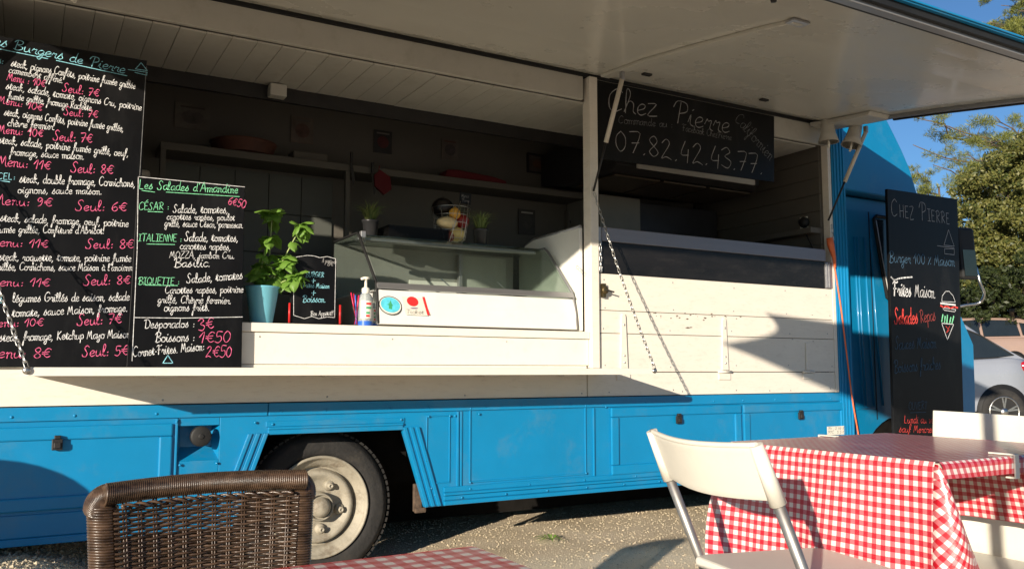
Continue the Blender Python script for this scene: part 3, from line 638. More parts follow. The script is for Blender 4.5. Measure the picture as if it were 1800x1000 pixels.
# ---------------- wheel
WX, WY, WZ = 1.306, D+.17, .304
wh = thing('wheel', (WX, WY, WZ), None, None); wh.parent = TR; wh.location = Vector((WX, WY, WZ))-WORLD[TR.name]
ty = MB().lathe([(.245, .20), (.26, .215), (.335, .205), (.362, .185), (.370, .15), (.370, .07), (.365, .028), (.351, .006), (.334, -.008), (.327, -.011), (.320, -.011), (.290, -.017), (.262, -.012), (.252, -.004), (.245, .008), (.24, .02), (.24, .2)], (WX, WY, WZ), 72, 'y', cap=False)
for k in range(74):
    an = 2*PI*k/74; c_, s_ = math.cos(an), math.sin(an)
    for yo in (.03, .075, .12):
        ty.obox((WX+.369*c_, WY+yo, WZ+.369*s_), Vector((c_, 0, s_))*.005, Vector((-s_, 0, c_))*.011, Vector((0, .018, 0)))
part(ty, 'tyre', RUBBER, wh)
part(MB().lathe([(.250, -.010), (.247, -.022), (.239, -.022), (.233, -.006), (.224, .002), (.206, .012), (.194, .036), (.188, .056), (.181, .036), (.174, .008), (.163, .000), (.150, .004), (.134, .020), (.118, .030), (.084, .033), (.001, .033)], (WX, WY, WZ), 64, 'y', cap=False), 'rim', RIM, wh)
part(MB().lathe([(.072, .032), (.070, .000), (.066, -.020), (.062, -.024), (.058, -.018), (.056, -.006), (.050, -.006), (.048, -.030), (.040, -.046), (.024, -.055), (.001, -.058)], (WX, WY, WZ), 36, 'y', cap=False), 'hub_cap', RIM, wh)
for k in range(5):
    an = 2*PI*k/5-.19; cx, cz = WX+.112*math.cos(an), WZ+.112*math.sin(an)
    nb = part(MB().lathe([(.027, .032), (.025, .018), (.019, .012), (.001, .012)], (cx, WY, cz), 20, 'y', cap=False), 'wheel_boss', RIM, wh)
    part(MB().lathe([(.0155, .013), (.0155, -.008), (.011, -.012), (.008, -.012), (.007, -.006), (.001, -.006)], (cx, WY, cz), 6, 'y', cap=False), 'wheel_nut', RIM, wh)
# ---------------- lamps at the hatch hinge
def lamp(c, tilt, m=SOFFIT):
    c = Vector(c); d = Vector(tilt).normalized(); x = d.orthogonal().normalized(); y = d.cross(x); pr = [(.020, 0), (.042, .017), (.046, .07), (.050, .108), (.070, .172), (.065, .170)]
    m_ = MB(); n = 24
    for r, h in pr:
        for k in range(n): an = 2*PI*k/n; m_.v.append(tuple(c+d*h+(x*math.cos(an)+y*math.sin(an))*r))
    for i in range(len(pr)-1):
        for k in range(n): m_.f.append((i*n+k, i*n+(k+1) % n, (i+1)*n+(k+1) % n, (i+1)*n+k)); m_.sm.append(True)
    m_.f.append(tuple(range(n))); m_.sm.append(False)
    s = part(m_, 'spotlight', m)
    part(MB().tube([c+Vector((0, .02, .07)), c+Vector((0, 0, .03)), c+d*.02], .009, 8), 'lamp_arm', m, s)
    b2 = MB()
    for sx in (-.014, .014): b2.tube([c+d*.14+x*sx, c+d*.195+x*sx, c+d*.208+x*sx*.3], .008, 8)
    part(b2, 'bulb', mat('lamp_tube', (.75, .72, .62), .25), s)
lamp(Py(1454, 208, D-.13), (.0, -.02, -1)); lamp(Py(1506, 216, D-.22), (-.28, .1, -1)); lamp(Py(133, -78, D-.06), (0, -.02, -1))
# ---------------- small sticker plate on the last door
Psk = lambda u, v: Py(u, v, D-.0185)
p0 = Psk(1454, 749.5); p1 = Psk(1486, 763)
plate = part(B(p0.x, D-.0182, p1.z, p1.x, D-.0165, p0.z), 'weight_plate', WHITE)
write(plate, 'PV . 2 37 K', (1455.5, 755), (1484, 754.5), 2.3, DARKM, Psk, .36); write(plate, 'PTC . 3 5 K', (1455.5, 761.5), (1484, 761), 2.3, DARKM, Psk, .36)
# ---------------- cab
cabp = [(5.045, .29)]; 
cx, cz, cr = 5.74, .33, .47
a0 = math.pi-math.asin(0.04/cr)
for k in range(17):
    an = PI*(1-k/16); cabp.append((cx+cr*math.cos(an), .31+cr*.72*math.sin(an)))
cabp += [(6.45, .30), (6.60, .42), (6.63, .80), (6.64, 1.18), (6.50, 1.40), (6.25, 1.47), (5.97, 2.245), (5.045, 2.245)]
part(MB().prism(cabp, 4.14, 4.17), 'cab_side', BLUE2, bevel=.006)
part(MB().prism([(5.045, .5), (6.4, .5), (6.60, .8), (6.60, 1.18), (6.46, 1.385), (6.22, 1.455), (5.95, 2.24), (5.045, 2.24)], 4.175, 5.6), 'cab_body', BLUE2)
part(B(5.10, 4.17, .2, 6.35, 4.30, .62), 'wheel_well', UNDER)
gl = MB().prism([(5.49, 2.10), (5.85, 2.10), (6.12, 1.53), (5.62, 1.515), (5.588, 1.54)], 4.128, 4.139)
win = part(gl, 'cab_window', GLASSC)
ring = [(5.47, 4.132, 2.10), (5.50, 4.132, 2.125), (5.86, 4.132, 2.125), (6.15, 4.132, 1.51), (5.62, 4.132, 1.495), (5.585, 4.132, 1.515), (5.53, 4.132, 1.78)]
part(MB().tube(ring, .013, 8, closed=True), 'window_seal', BLACKR, win)
part(MB().tube([(5.487, 4.127, 2.09), (5.545, 4.127, 1.78), (5.60, 4.127, 1.53)], .006, 8), 'window_trim', WHITE2, win)
dm = MB()
for x0_, x1_ in ((5.25, 5.28), (5.285, 5.31), (5.36, 5.40), (5.43, 5.50)): dm.tube([(x0_, 4.138, 1.95), (x0_+(x1_-x0_)*.4, 4.138, 1.3), (x1_, 4.138, .72)], .008, 8)
dm.tube([(5.06, 4.138, .70), (5.40, 4.138, .70)], .006, 8)
part(dm, 'door_ribs', BLUE2)
part(B(5.42, 4.137, .62, 5.428, 4.1395, 2.15), 'door_gap', BLACKR)
fa = [(5.045, 2.262), (5.86, 2.25), (5.90, 2.28), (5.869, 2.341), (5.80, 2.51), (5.72, 2.635), (5.635, 2.75), (5.55, 2.86), (5.46, 2.96), (5.40, 2.985), (5.045, 2.985)]
part(MB().prism(fa, 4.045, 5.6), 'roof_fairing', BLUE2, bevel=.012)
cw = thing('front_wheel', (5.74, 4.2, .323), None, None); cw.parent = TR; cw.location = Vector((5.74, 4.2, .323))-WORLD[TR.name]
part(MB().lathe([(.2, .2), (.323, .18), (.323, .02), (.30, 0), (.24, 0), (.235, .02), (.001, .03)], (5.74, 4.19, .323), 40, 'y', cap=False), 'tyre', RUBBER, cw)
mr = part(MB().obox(Py(1697, 446, 3.93), (.072, -.02, 0), (.008, .03, 0), (-.012, 0, .20)), 'wing_mirror', BLACKR, bevel=.022)
part(MB().obox(Py(1697, 446, 3.93)+Vector((-.001, -.034, -.075)), (.055, -.015, 0), (.0005, .002, 0), (-.008, 0, .10)), 'mirror_glass', mat('mirror', (.14, .14, .12), .2, 1.), mr)
part(MB().tube([tuple(t) for t in catmull([tuple(Py(*p)) for p in ((1716, 470, 4.0), (1723, 498, 3.98), (1730, 516, 4.0), (1722, 532, 4.05), (1700, 536, 4.1), (1680, 540, 4.15))], 5)], .011, 8), 'mirror_arm', STEEL, mr)
# orange extension lead with its plug (its own thing), black lead from the socket
oc = thing('extension_lead', (4.9, D-.03, 0), 'orange extension lead hanging down the blue corner post', 'cable')
cpts = [Py(1459, 425, D-.03), Py(1467, 470, D-.03), Py(1478, 540, D-.035), Py(1488, 620, D-.035), Py(1498, 700, D-.035), Py(1509, 765, D-.04), Py(1513, 800, D-.06), Vector((5.15, D-.15, .02)), Vector((5.3, D-.4, .015))]
MB().tube([tuple(t) for t in catmull([tuple(p) for p in cpts], 6)], .0052, 8).build('cord', ORANGE, oc)
MB().tube([Py(1458, 418, D-.03), Py(1460, 430, D-.03), Py(1466, 452, D-.03), Py(1468, 470, D-.03)], .01, 10, rs=[.022, .024, .014, .007]).build('plug', ORANGE, oc)
pl = thing('power_cable', (4.8, 4.23, 1.99), 'black plug and lead in the white socket above the ledge', 'cable')
MB().lathe([(.038, -.012), (.04, -.03), (.026, -.052), (.001, -.053)], (4.84, 4.215, 2.03), 18, 'x').build('plug', BLACKR, pl)
MB().tube([tuple(t) for t in catmull([(4.80, 4.21, 2.0), (4.785, 4.17, 1.93), (4.77, 4.12, 1.86), (4.75, 4.08, 1.80)], 5)], .006, 8).build('lead', BLACKR, pl)
# screw heads along the cream boards
sc = MB()
for x in (2.93, 3.42, 3.93, 4.42, 4.82):
    for z in (1.50, 1.345, 1.22, 1.0, .85): sc.lathe([(.0045, 0), (.0035, -.0015), (.0004, -.0018)], (x+random.uniform(-.02, .02), D-.0042, z+random.uniform(-.01, .01)), 8, 'y', cap=False)
for k in range(0, 9, 3): sc.lathe([(.004, 0), (.003, -.0015), (.0004, -.0018)], (.95+k*.22, D-.0002, 1.13+.003*math.sin(k)), 8, 'y', cap=False)
for k in range(0, 14, 2): sc.lathe([(.005, 0), (.004, -.0015), (.0004, -.0018)], (-.2+k*.37, D-.0004, .845+.002*math.sin(k*2)), 8, 'y', cap=False)
part(sc, 'screw_heads', ALU, kind='stuff', normals=False)
# ------------------------------------------------------------------ CHALKBOARDS
PB = lambda u, v: Py(u, v, D-.031)      # boards standing on the flap against the counter
a = PB(258, 115); b_ = PB(233, 640)
b1 = thing('menu_chalkboard', (-.2, D-.05, .985), 'tall black chalkboard of burgers in white and pink handwriting, largest board at left', 'chalkboard')
B(-.80, D-.030, .986, .412, D-.014, a.z+.022).build('board', SLATE, b1, bevel=.002)
WR = [('Les Burgers de Pierre', (-26, 76), (220, 130), 9, C_B, .26),
 ('s: ', (-4, 112), (12, 115), 7, C_B, .3), ('steak, oignons Confits, poitrine fumée grillée', (19, 117), (238, 157), 7, C_W, .27),
 ('camembert affiné.', (15, 128), (111, 147), 6.5, C_W, .27), ('Menu : 10€', (12, 141), (79, 154), 7, C_P, .27), ('Seul: 7€', (109, 161), (175, 171), 8, C_P, .25),
 ('steak, salade, tomate, oignons Cru, poitrine', (10, 157), (249, 195), 7, C_W, .27), ('fumée grillée, fromage Raclette.', (14, 174), (163, 196), 6.5, C_W, .27),
 ('Menu: 10€', (-4, 181), (75, 196), 7, C_P, .27), ('Seul: 7€', (112, 203), (173, 208), 7.5, C_P, .25),
 ('steak, oignons Confits, poitrine fumée grillée,', (7, 203), (217, 232), 7, C_W, .27), ('chèvre fermier.', (13, 222), (97, 229), 7, C_W, .27),
 ('Menu: 10€', (-4, 234), (77, 242), 8, C_P, .27), ('Seul: 7€', (93, 247), (163, 252), 9, C_P, .25),
 ('steak, salade, poitrine fumée grillé, oeuf,', (-3, 252), (226, 276), 7.5, C_W, .27), ('fromage, sauce maison.', (18, 273), (149, 281), 7, C_W, .27),
 ('Menu: 11€', (-4, 291), (90, 299), 9, C_P, .25), ('Seul: 8€', (124, 303), (200, 307), 9, C_P, .25),
 ('MARCEL:', (-40, 315), (28, 316), 6, C_B, .28), ('steak, double fromage, Cornichons,', (34, 321), (238, 329), 8, C_W, .27), ('oignons, sauce maison.', (31, 340), (180, 342), 7, C_W, .27),
 ('Menu: 9€', (-12, 359), (93, 364), 9, C_P, .25), ('Seul: 6€', (132, 370), (224, 372), 9, C_P, .25),
 ('steak, salade, fromage, oeuf, poitrine', (0, 389), (226, 399), 7.5, C_W, .27), ('fumée grillée, Confiture d\'Abricot!', (-6, 409), (184, 411), 7, C_W, .27),
 ('Menu: 11€', (-20, 432), (86, 436), 8, C_P, .26), ('Seul: 8€', (150, 437), (236, 437), 9, C_P, .25),
 ('steak, roquette, tomate, poitrine fumée', (-3, 458), (231, 460), 7.5, C_W, .27), ('grillée, Cornichons, sauce Maison à l\'ancienne', (-10, 475), (238, 476), 7, C_W, .27),
 ('Menu: 11€', (-20, 502), (88, 504), 8, C_P, .26), ('Seul: 8€', (146, 502), (231, 499), 9, C_P, .25),
 ('OS', (-10, 532), (6, 532), 6, C_B, .28), ('légumes Grillés de saison, salade', (22, 531), (228, 528), 8, C_W, .27), ('tomate, sauce Maison, fromage.', (21, 557), (225, 547), 8, C_W, .27),
 ('Menu: 10€', (-20, 575), (77, 573), 8, C_P, .26), ('Seul: 7€', (135, 572), (215, 568), 10, C_P, .25), ('steak, fromage, Ketchup Mayo Maison.', (-2, 600), (232, 593), 8, C_W, .27),
 ('Menu: 8€', (-26, 629), (90, 629), 10, C_P, .25), ('Seul: 5€', (144, 627), (227, 624), 10, C_P, .25)]
for s, p0, p1, xh, m, wd in WR: write(b1, s, p0, p1, xh, m, PB, wd)
draw(b1, [[(-5, 86), (84, 104)], [(99, 107), (223, 134)], [(0, 318), (17, 320)]], C_B, PB, .0028)
draw(b1, [[(238, 122), (248, 111), (259, 125), (238, 122)], [(225, 123), (259, 128)], [(237, 128), (258, 133), (258, 128)]], C_B, PB, .0022)
draw(b1, [[(257, 118), (240, 400), (233, 560), (230, 636)]], C_DW, PB, .002)
PC = lambda u, v: Py(u, v, D-.049)
b2 = thing('menu_chalkboard', (.62, D-.08, .985), 'black chalkboard of salads with green headings, standing in front of the big burger board', 'chalkboard')
tl_ = PC(243, 309); br_ = PC(425, 638); rt_ = PC(432, 328)
MB().prism([(tl_.x-.012, .986), (br_.x, .986), (rt_.x-.004, rt_.z), (tl_.x, tl_.z)], D-.048, D-.033).build('board', SLATE, b2, bevel=.002)
WR = [('Les Salades d\'Amandine', (244, 332), (419, 340), 8, C_G, .26), ('6€50', (400, 359), (431, 367), 8, C_P, .26), ('CÉSAR :', (244, 369), (298, 369), 6.5, C_G, .26), ('Salade, tomates,', (304, 374), (401, 375), 7.5, C_W, .27),
 ('carottes rapées, poulet', (293, 386), (413, 388), 6.5, C_W, .27), ('grillé, sauce César, parmesan.', (289, 398), (428, 401), 6.5, C_W, .27), ('ITALIENNE :', (243, 424), (320, 425), 6.5, C_G, .26), ('Salade, tomates,', (324, 424), (419, 425), 8, C_W, .27),
 ('carottes rapées,', (316, 438), (406, 440), 7, C_W, .27), ('MOZZA, jambon Cru.', (298, 453), (413, 455), 6, C_W, .27), ('Basilic.', (306, 470), (371, 469), 8, C_W, .27), ('BIQUETTE :', (243, 500), (316, 500), 6.5, C_G, .26), ('Salade, tomates', (328, 498), (427, 490), 8, C_W, .27),
 ('Carottes rapées, poitrine', (290, 516), (428, 514), 7, C_W, .27), ('grillé, Chèvre fermier.', (277, 532), (407, 534), 7, C_W, .27), ('oignons frits.', (288, 547), (369, 546), 7.5, C_W, .27),
 ('Desporados :', (253, 577), (343, 575), 8, C_W, .25), ('3€', (349, 582), (379, 577), 12, C_P, .2), ('Boissons :', (273, 601), (343, 599), 8.5, C_W, .25), ('1€50', (349, 602), (406, 602), 11, C_P, .2), ('Cornet-Frites. Maison:', (234, 627), (360, 615), 8.5, C_W, .25), ('2€50', (361, 627), (408, 628), 11, C_P, .2)]
for s, p0, p1, xh, m, wd in WR: write(b2, s, p0, p1, xh, m, PC, wd)
draw(b2, [[(249, 335), (272, 338)], [(292, 338), (421, 346)], [(260, 372), (286, 373)], [(258, 429), (307, 430)], [(255, 501), (312, 502)]], C_G, PC, .0025)
draw(b2, [[(235, 558), (320, 559), (426, 557)], [(243, 312), (241, 440), (232, 634)], [(244, 311), (430, 329)]], C_W, PC, .0024)
draw(b2, [[(286, 638), (295, 624), (304, 638), (286, 638)]], C_B, PC, .003)
PD = lambda u, v: Py(u, v, D-.012)
b3 = thing('name_chalkboard', (3.5, D-.01, 2.2), 'wide black chalkboard with name and phone number hung under the hatch', 'chalkboard')
q0, q1, q2, q3 = PD(1051, 139), PD(1361, 202), PD(1361, 320), PD(1051, 277)
MB().prism([(q0.x, 2.690), (q1.x, 2.690), (q2.x, q2.z), (q3.x, q3.z-.004)], D-.011, D-.002).build('board', SLATE, b3, bevel=.001)
write(b3, 'Chez', (1068, 196), (1157, 206), 21, C_GR, PD, .13); write(b3, 'Pierre', (1183, 216), (1284, 236), 19, C_GR, PD, .13)
write(b3, 'Commande au :', (1087, 217), (1183, 225), 7, C_DW, PD, .2); write(b3, 'Facebook ChezPierre', (1199, 230), (1286, 247), 6, C_DW, PD, .2)
write(b3, '07.82.42.43.77.', (1081, 265), (1344, 307), 21, C_GR, PD, .11, slant=.02)
write(b3, 'Californien', (1291, 212), (1354, 284), 12, C_DW, PD, .12)
PE = lambda u, v: Py(u, v, 3.80)
b4 = thing('standing_chalkboard', (5.57, 3.8, 0), 'tall standing chalkboard with coloured handwriting leaning before the blue cab', 'chalkboard')
q0, q1 = PE(1560, 332), PE(1683, 350); q2 = PE(1696, 740)
MB().prism([(q0.x-.055, .06), (q2.x-.03, .06), (q1.x, q1.z), (q0.x, q0.z)], 3.8015, 3.822).build('board', SLATE, b4, bevel=.002)
for x in (q0.x+.45, q1.x-.04): MB().bar((x, 3.83, 1.5), (x, 4.06, .0), .03, .02).build('leg', DARKM, b4)
write(b4, 'Chez Pierre', (1567, 380), (1671, 394), 16, C_GR, PE, .11, caps=True, slant=0)
write(b4, 'Burger 100 % Maison', (1563, 461), (1678, 468), 10, C_DB, PE, .26)
draw(b4, [[(1667, 404), (1659, 431), (1677, 433), (1667, 404)], [(1647, 432), (1677, 436)], [(1660, 437), (1677, 438), (1677, 448), (1660, 446), (1660, 437)]], C_GR, PE, .004)
write(b4, 'Frites', (1570, 519), (1602, 521), 13, C_W, PE, .36); write(b4, 'Maison.', (1608, 521), (1645, 524), 12, C_W, PE, .2)
draw(b4, [[(1566, 487), (1572, 492), (1582, 489), (1603, 487)]], C_W, PE, .01, smooth=True)
write(b4, 'Salades', (1572, 570), (1614, 568), 14, C_R, PE, .32); write(b4, 'Repas', (1618, 568), (1645, 562), 11, C_DR, PE, .2)
write(b4, 'Sauces Maison', (1573, 614), (1646, 611), 11, C_DB, PE, .2); write(b4, 'Boissons fraiches', (1572, 655), (1654, 648), 11, C_DB, PE, .2)
write(b4, 'OUVERT', (1597, 720), (1630, 718), 7, C_DB, PE, .2); draw(b4, [[(1600, 725), (1627, 724)]], C_DB, PE, .003)
write(b4, 'Lundi au vendredi', (1589, 743), (1668, 744), 7, C_R, PE, .24); write(b4, 'sauf Mercredi Jeudi', (1580, 759), (1675, 761), 7, C_R, PE, .24)
draw(b4, [[(1655, 530), (1656, 520), (1662, 512), (1668, 512), (1675, 520), (1679, 531), (1655, 530)], [(1657, 541), (1680, 544), (1678, 548), (1659, 545), (1657, 541)]], C_W, PE, .004)
draw(b4, [[(1653, 533), (1679, 536)]], C_W, PE, .012); draw(b4, [[(1653, 537), (1658, 540), (1664, 538), (1671, 542), (1677, 539), (1683, 541)]], C_R, PE, .012)
draw(b4, [[(1655, 565), (1657, 553)], [(1660, 566), (1661, 556)], [(1664, 567), (1665, 554)], [(1669, 567), (1671, 558)], [(1673, 568), (1676, 556)]], C_G, PE, .012)
draw(b4, [[(1655, 568), (1676, 570), (1665, 597), (1655, 568)]], C_W, PE, .005); draw(b4, [[(1662, 573), (1668, 580), (1663, 585), (1669, 573)]], C_R, PE, .004)

# ------------------------------------------------------------------ DISPLAY CASE on the counter
CX0, CX1 = 1.555, 2.765
dc = thing('display_case', (2.15, D+.4, 1.197), 'refrigerated glass display case with slanted front on the counter', 'display case')
base = MB().prism([(D+.045, 1.206), (D+.06, 1.30), (D+.088, 1.388), (D+.5, 1.388), (D+.8, 1.388), (D+.8, 1.206)], CX0, CX1, 'x').build('base', WHITE2, dc, bevel=.006)
MB().prism([(D+.066, 1.392), (D+.094, 1.425), (D+.112, 1.425), (D+.10, 1.392)], CX0, CX1, 'x').build('front_rail', ALU, dc, bevel=.003)
gp = [(D+.10, 1.427), (D+.355, 1.690), (D+.395, 1.716), (D+.43, 1.720)]
MB().prism(gp+[(y+.006, z+.004 if i else z) for i, (y, z) in reversed(list(enumerate([(a_, c_-.007) for a_, c_ in gp])))], CX0+.02, CX1-.02, 'x').build('front_pane', GLASS, dc, normals=True)
B(CX0, D+.43, 1.714, CX1, D+.80, 1.722).build('top_pane', GLASS, dc)
B(CX0+.005, D+.40, 1.684, CX1-.06, D+.455, 1.706).build('lamp_bar', ALU, dc, bevel=.005)
B(CX0, D+.79, 1.39, CX1, D+.80, 1.712).build('rear_frame', mat('grey_steel', (.30, .30, .275), .4, .2), dc)
B(CX0+.47, D+.781, 1.40, CX0+.86, D+.789, 1.525).build('rear_panel', WHITE2, dc, bevel=.004)  # white panel stands in for a bright patch reflected in the glass
B(CX1-.40, D+.775, 1.392, CX1-.06, D+.789, 1.70).build('rear_panel', mat('frosted_door', (.36, .38, .34), .3), dc, bevel=.004)
B(CX1-.42, D+.74, 1.392, CX1-.395, D+.77, 1.70).build('upright', ALU, dc, bevel=.003)
for x in (CX0, CX1):
    prof = [(x, D+.052, 1.21), (x, D+.066, 1.30), (x, D+.098, 1.425), (x, D+.36, 1.695), (x, D+.40, 1.722), (x, D+.80, 1.724)]
    MB().tube(prof, .0075, 8).build('edge_seal', BLACKR if x == CX0 else ALU, dc)
    MB().prism([(D+.10, 1.43), (D+.36, 1.69), (D+.40, 1.714), (D+.79, 1.714), (D+.79, 1.39), (D+.10, 1.39)], x-.003, x+.003, 'x').build('side_pane', GLASS, dc)
B(CX0+.012, D+.37, 1.695, CX0+.04, D+.40, 1.732).build('corner_clip', ALU, dc, bevel=.003); MB().tube([(CX0+.03, D+.375, 1.70), (CX0+.032, D+.36, 1.66)], .004, 6).build('hook', STEEL, dc)
for x in (1.95, 2.30):
    MB().bar((x, D+.16, 1.47), (x+.12, D+.20, 1.40), .004, .004).build('price_rail', STEEL, dc)
PF = lambda u, v: Py(u, v, D+.0575)
def disc(mb, cu, cv, ru, rv_, off, n=32):
    c = PF(cu, cv); pts = [PF(cu+ru*math.cos(2*PI*k/n), cv+rv_*math.sin(2*PI*k/n)) for k in range(n)]; mb.add([(p.x, p.y-off, p.z) for p in pts], [tuple(range(n))]); return mb
# front of the case leans, so the stickers get a thin backing that follows it
sx = lambda u, v: (lambda p: p)(PF(u, v))
def onface(u, v, off=.002):
    lo = Vector((0, D+.060, 1.30)); nrm = Vector((0, -(1.388-1.30), .028)).normalized(); r = ray(u, v); t = (lo-C0).dot(nrm)/r.dot(nrm); return C0+r*t+nrm*off
def face_disc(cu, cv, ru, rv_, off, m, name, par, tilt=0, n=32):
    pts = []
    for k in range(n):
        a_ = 2*PI*k/n; du, dv = ru*math.cos(a_), rv_*math.sin(a_); pts.append(onface(cu+du*math.cos(tilt)-dv*math.sin(tilt), cv+du*math.sin(tilt)+dv*math.cos(tilt), off))
    return MB().add(pts, [tuple(range(n))]).build(name, m, par, normals=False)
st = face_disc(686, 537, 21, 16, .0012, BLACKR, 'sticker', dc, .35); face_disc(686, 537, 19.5, 14.6, .0018, WHITE, 'sticker_ring', st, .35)
face_disc(686, 536, 17.5, 12.8, .0024, mat('sticker_turquoise', (.10, .55, .68), .4, var=.2, scale=40), 'sticker_print', st, .35)
GRN = mat('print_green', (.05, .34, .14), .5)
MB().add([onface(u, v, .003) for u, v in ((683, 543), (689, 544), (688.5, 535), (686, 528), (683.5, 534))], [(0, 1, 2, 3, 4)]).build('sticker_print', GRN, st, normals=False)
MB().add([onface(u, v, .003) for u, v in ((681, 534), (690, 536), (690, 538), (681, 536))], [(0, 1, 2, 3)]).build('sticker_print', GRN, st, normals=False)
st2 = MB().add([onface(u, v, .001) for u, v in ((706, 521), (742, 524), (752, 555), (713, 553))], [(0, 1, 2, 3)]).build('sticker', WHITE, dc, normals=False)
RP = mat('print_red', (.75, .03, .03), .4)
face_disc(725, 530, 10.5, 8, .002, RP, 'sticker_print', st2, .45); face_disc(728, 542, 7, 1, .002, mat('print_violet', (.12, .05, .16), .5), 'sticker_print', st2)
MB().add([onface(u, v, .002) for u, v in ((742, 522), (746, 522), (755, 554), (751, 554))], [(0, 1, 2, 3)]).build('sticker_print', RP, st2, normals=False)
write(st2, 'Ticket', (714, 551), (745, 552), 3.6, DARKM, lambda u, v: onface(u, v, .0012), .22, slant=0)
# things on the case
CT = 1.7235
def grass_pot(c, label, n=190, h=.15, lit=1):
    t = thing('grass_pot', c, label, 'potted grass', 'small pots of grass on the display case'); c = Vector(c)
    MB().lathe([(.032, 0), (.038, .006), (.045, .080), (.049, .082), (.050, .094), (.044, .094), (.040, .074), (.001, .072)], c, 28, cap=False).build('pot', mat('grey_pot', (.055, .055, .058), .3, .55, var=.1), t)
    m_ = MB()
    for i in range(n):
        a_ = random.random()*6.283; l = h*random.uniform(.55, 1.1); sp = random.random()**.7*l*.95; d = Vector((math.cos(a_), math.sin(a_), 0)); s_ = Vector((-d.y, d.x, 0))*.0016
        b0 = c+d*.02*random.random()+Vector((0, 0, .075)); b1_ = b0+d*sp*.4+Vector((0, 0, l*.6)); b2_ = b0+d*sp+Vector((0, 0, l*(.95-.35*sp/l)))
        m_.add([b0-s_*1.3, b0+s_*1.3, b1_+s_, b1_-s_, b2_], [(0, 1, 2, 3), (3, 2, 4)])
    m_.build('grass', GRASSM, t, normals=False, kind='stuff')
p_ = Py(651, 410, D+.50); grass_pot((p_.x, p_.y, CT), 'small dark pot of plastic grass at the left end of the display case')
p_ = Py(845, 424, D+.46); grass_pot((p_.x, p_.y, CT), 'small dark pot of grass to the right of the wire fruit basket')
p_ = Py(806, 400, D+.74); grass_pot((p_.x, p_.y, CT), 'pot of tall thin grass half hidden behind the wire fruit basket', 90, .22)
tp = thing('tray_stack', (Py(740, 408, D+.55).x, D+.55, CT), 'stack of black plastic trays on the display case', 'trays', None)
tx0, tx1 = Py(680, 405, D+.46).x, Py(786, 415, D+.46).x
for k in range(9):
    o = 0.0015*math.sin(k*2.1); z = CT+.001+k*.0075
    pr = MB().box(tx0+.012+o, D+.44, z, tx1-.012+o, D+.66, z+.002)
    for q in ((tx0, D+.43, tx0+.012, D+.67), (tx1-.012, D+.43, tx1, D+.67), (tx0+.012, D+.43, tx1-.012, D+.44), (tx0+.012, D+.66, tx1-.012, D+.67)): pr.box(q[0]+o, q[1], z+.002, q[2]+o, q[3], z+.0068)
    pr.build('tray', mat('tray_black', (.006, .006, .006), .25, spec=.3, var=.1), tp, bevel=.0025)
# fruit basket
bp_ = Py(792, 412, D+.52); bx, by = bp_.x, D+.52
fb = thing('wire_basket', (bx, by, CT), 'tall chrome wire basket holding onions and fruit', 'wire basket')
K_ = 1.32
m_ = MB()
for k, z in enumerate((.02, .055, .09, .125, .16)):
    r = K_*(.066+.006*k); m_.tube([(bx+r*math.cos(2*PI*i/28), by+r*math.sin(2*PI*i/28), CT+z*K_) for i in range(28)], .0019, 5, closed=True)
for i in range(10):
    a_ = 2*PI*i/10; m_.tube([(bx+K_*.045*math.cos(a_), by+K_*.045*math.sin(a_), CT+.003), (bx+K_*.066*math.cos(a_), by+K_*.066*math.sin(a_), CT+.02*K_), (bx+K_*.09*math.cos(a_), by+K_*.09*math.sin(a_), CT+.16*K_)], .0014, 5)
m_.build('wire_cage', STEEL, fb)
HYY = by-.125
tg0, tg1 = Py(808, 338, HYY), Py(828, 360, HYY)
m_ = MB()
for (ua, ub) in ((790, 809), (814, 823)):
    m_.tube([tuple(Py(ua, 424, HYY)), tuple(Py((ua+ub)/2+2, 388, HYY)), tuple(Py(ub, 354, HYY))], .0023, 6)
m_.build('hanger', STEEL, fb)
def fruit(nm, dx, dy, dz, r, col, lab, sc=(1, 1, 1)):
    dx, dy, dz, r = dx*K_, dy*K_, dz*K_, r*K_
    m_ = MB().sphere((bx+dx, by+dy, CT+dz), r, 18, 12, sc)
    m_.tube([(bx+dx, by+dy, CT+dz+r*sc[2]*.93), (bx+dx+.003, by+dy, CT+dz+r*sc[2]*1.16)], .003, 6)
    tag(m_.build(nm, mat(nm+'_skin'+str(col), col, .3, var=.25, scale=20), None), lab, nm)
fruit('onion', .018, -.03, .040, .036, (.68, .55, .20), 'pale yellow onion at the bottom of the wire basket', (1, 1, .9))
fruit('onion', -.036, -.038, .088, .040, (.75, .60, .32), 'golden onion bulging from the left side of the wire basket', (1.25, 1, .68))
fruit('lemon', .000, -.042, .132, .027, (.72, .38, .06), 'orange yellow lemon in the middle of the wire basket')
fruit('tomato', .045, -.022, .105, .034, (.24, .02, .02), 'dark red tomato at the right of the wire basket')
fruit('tomato', -.026, -.035, .026, .026, (.20, .03, .02), 'dark red tomato low in the wire basket behind the trays')
fruit('aubergine', -.034, .015, .165, .050, (.008, .006, .006), 'round black aubergine on top of the wire basket', (1, 1, .9))
tgo = MB().obox((tg0+tg1)/2, ((tg1.x-tg0.x)/2, 0, -.003), (0, .0015, 0), (.002, 0, (tg0.z-tg1.z)/2)).build('price_tag', SLATE, fb, bevel=.001)
Pt = lambda u, v: Py(u, v, HYY-.003)
write(tgo, 'Merci', (811, 347), (824, 348), 3, C_DW, Pt, .3); write(tgo, 'Pierre', (812, 355), (825, 356), 3, C_DW, Pt, .3)
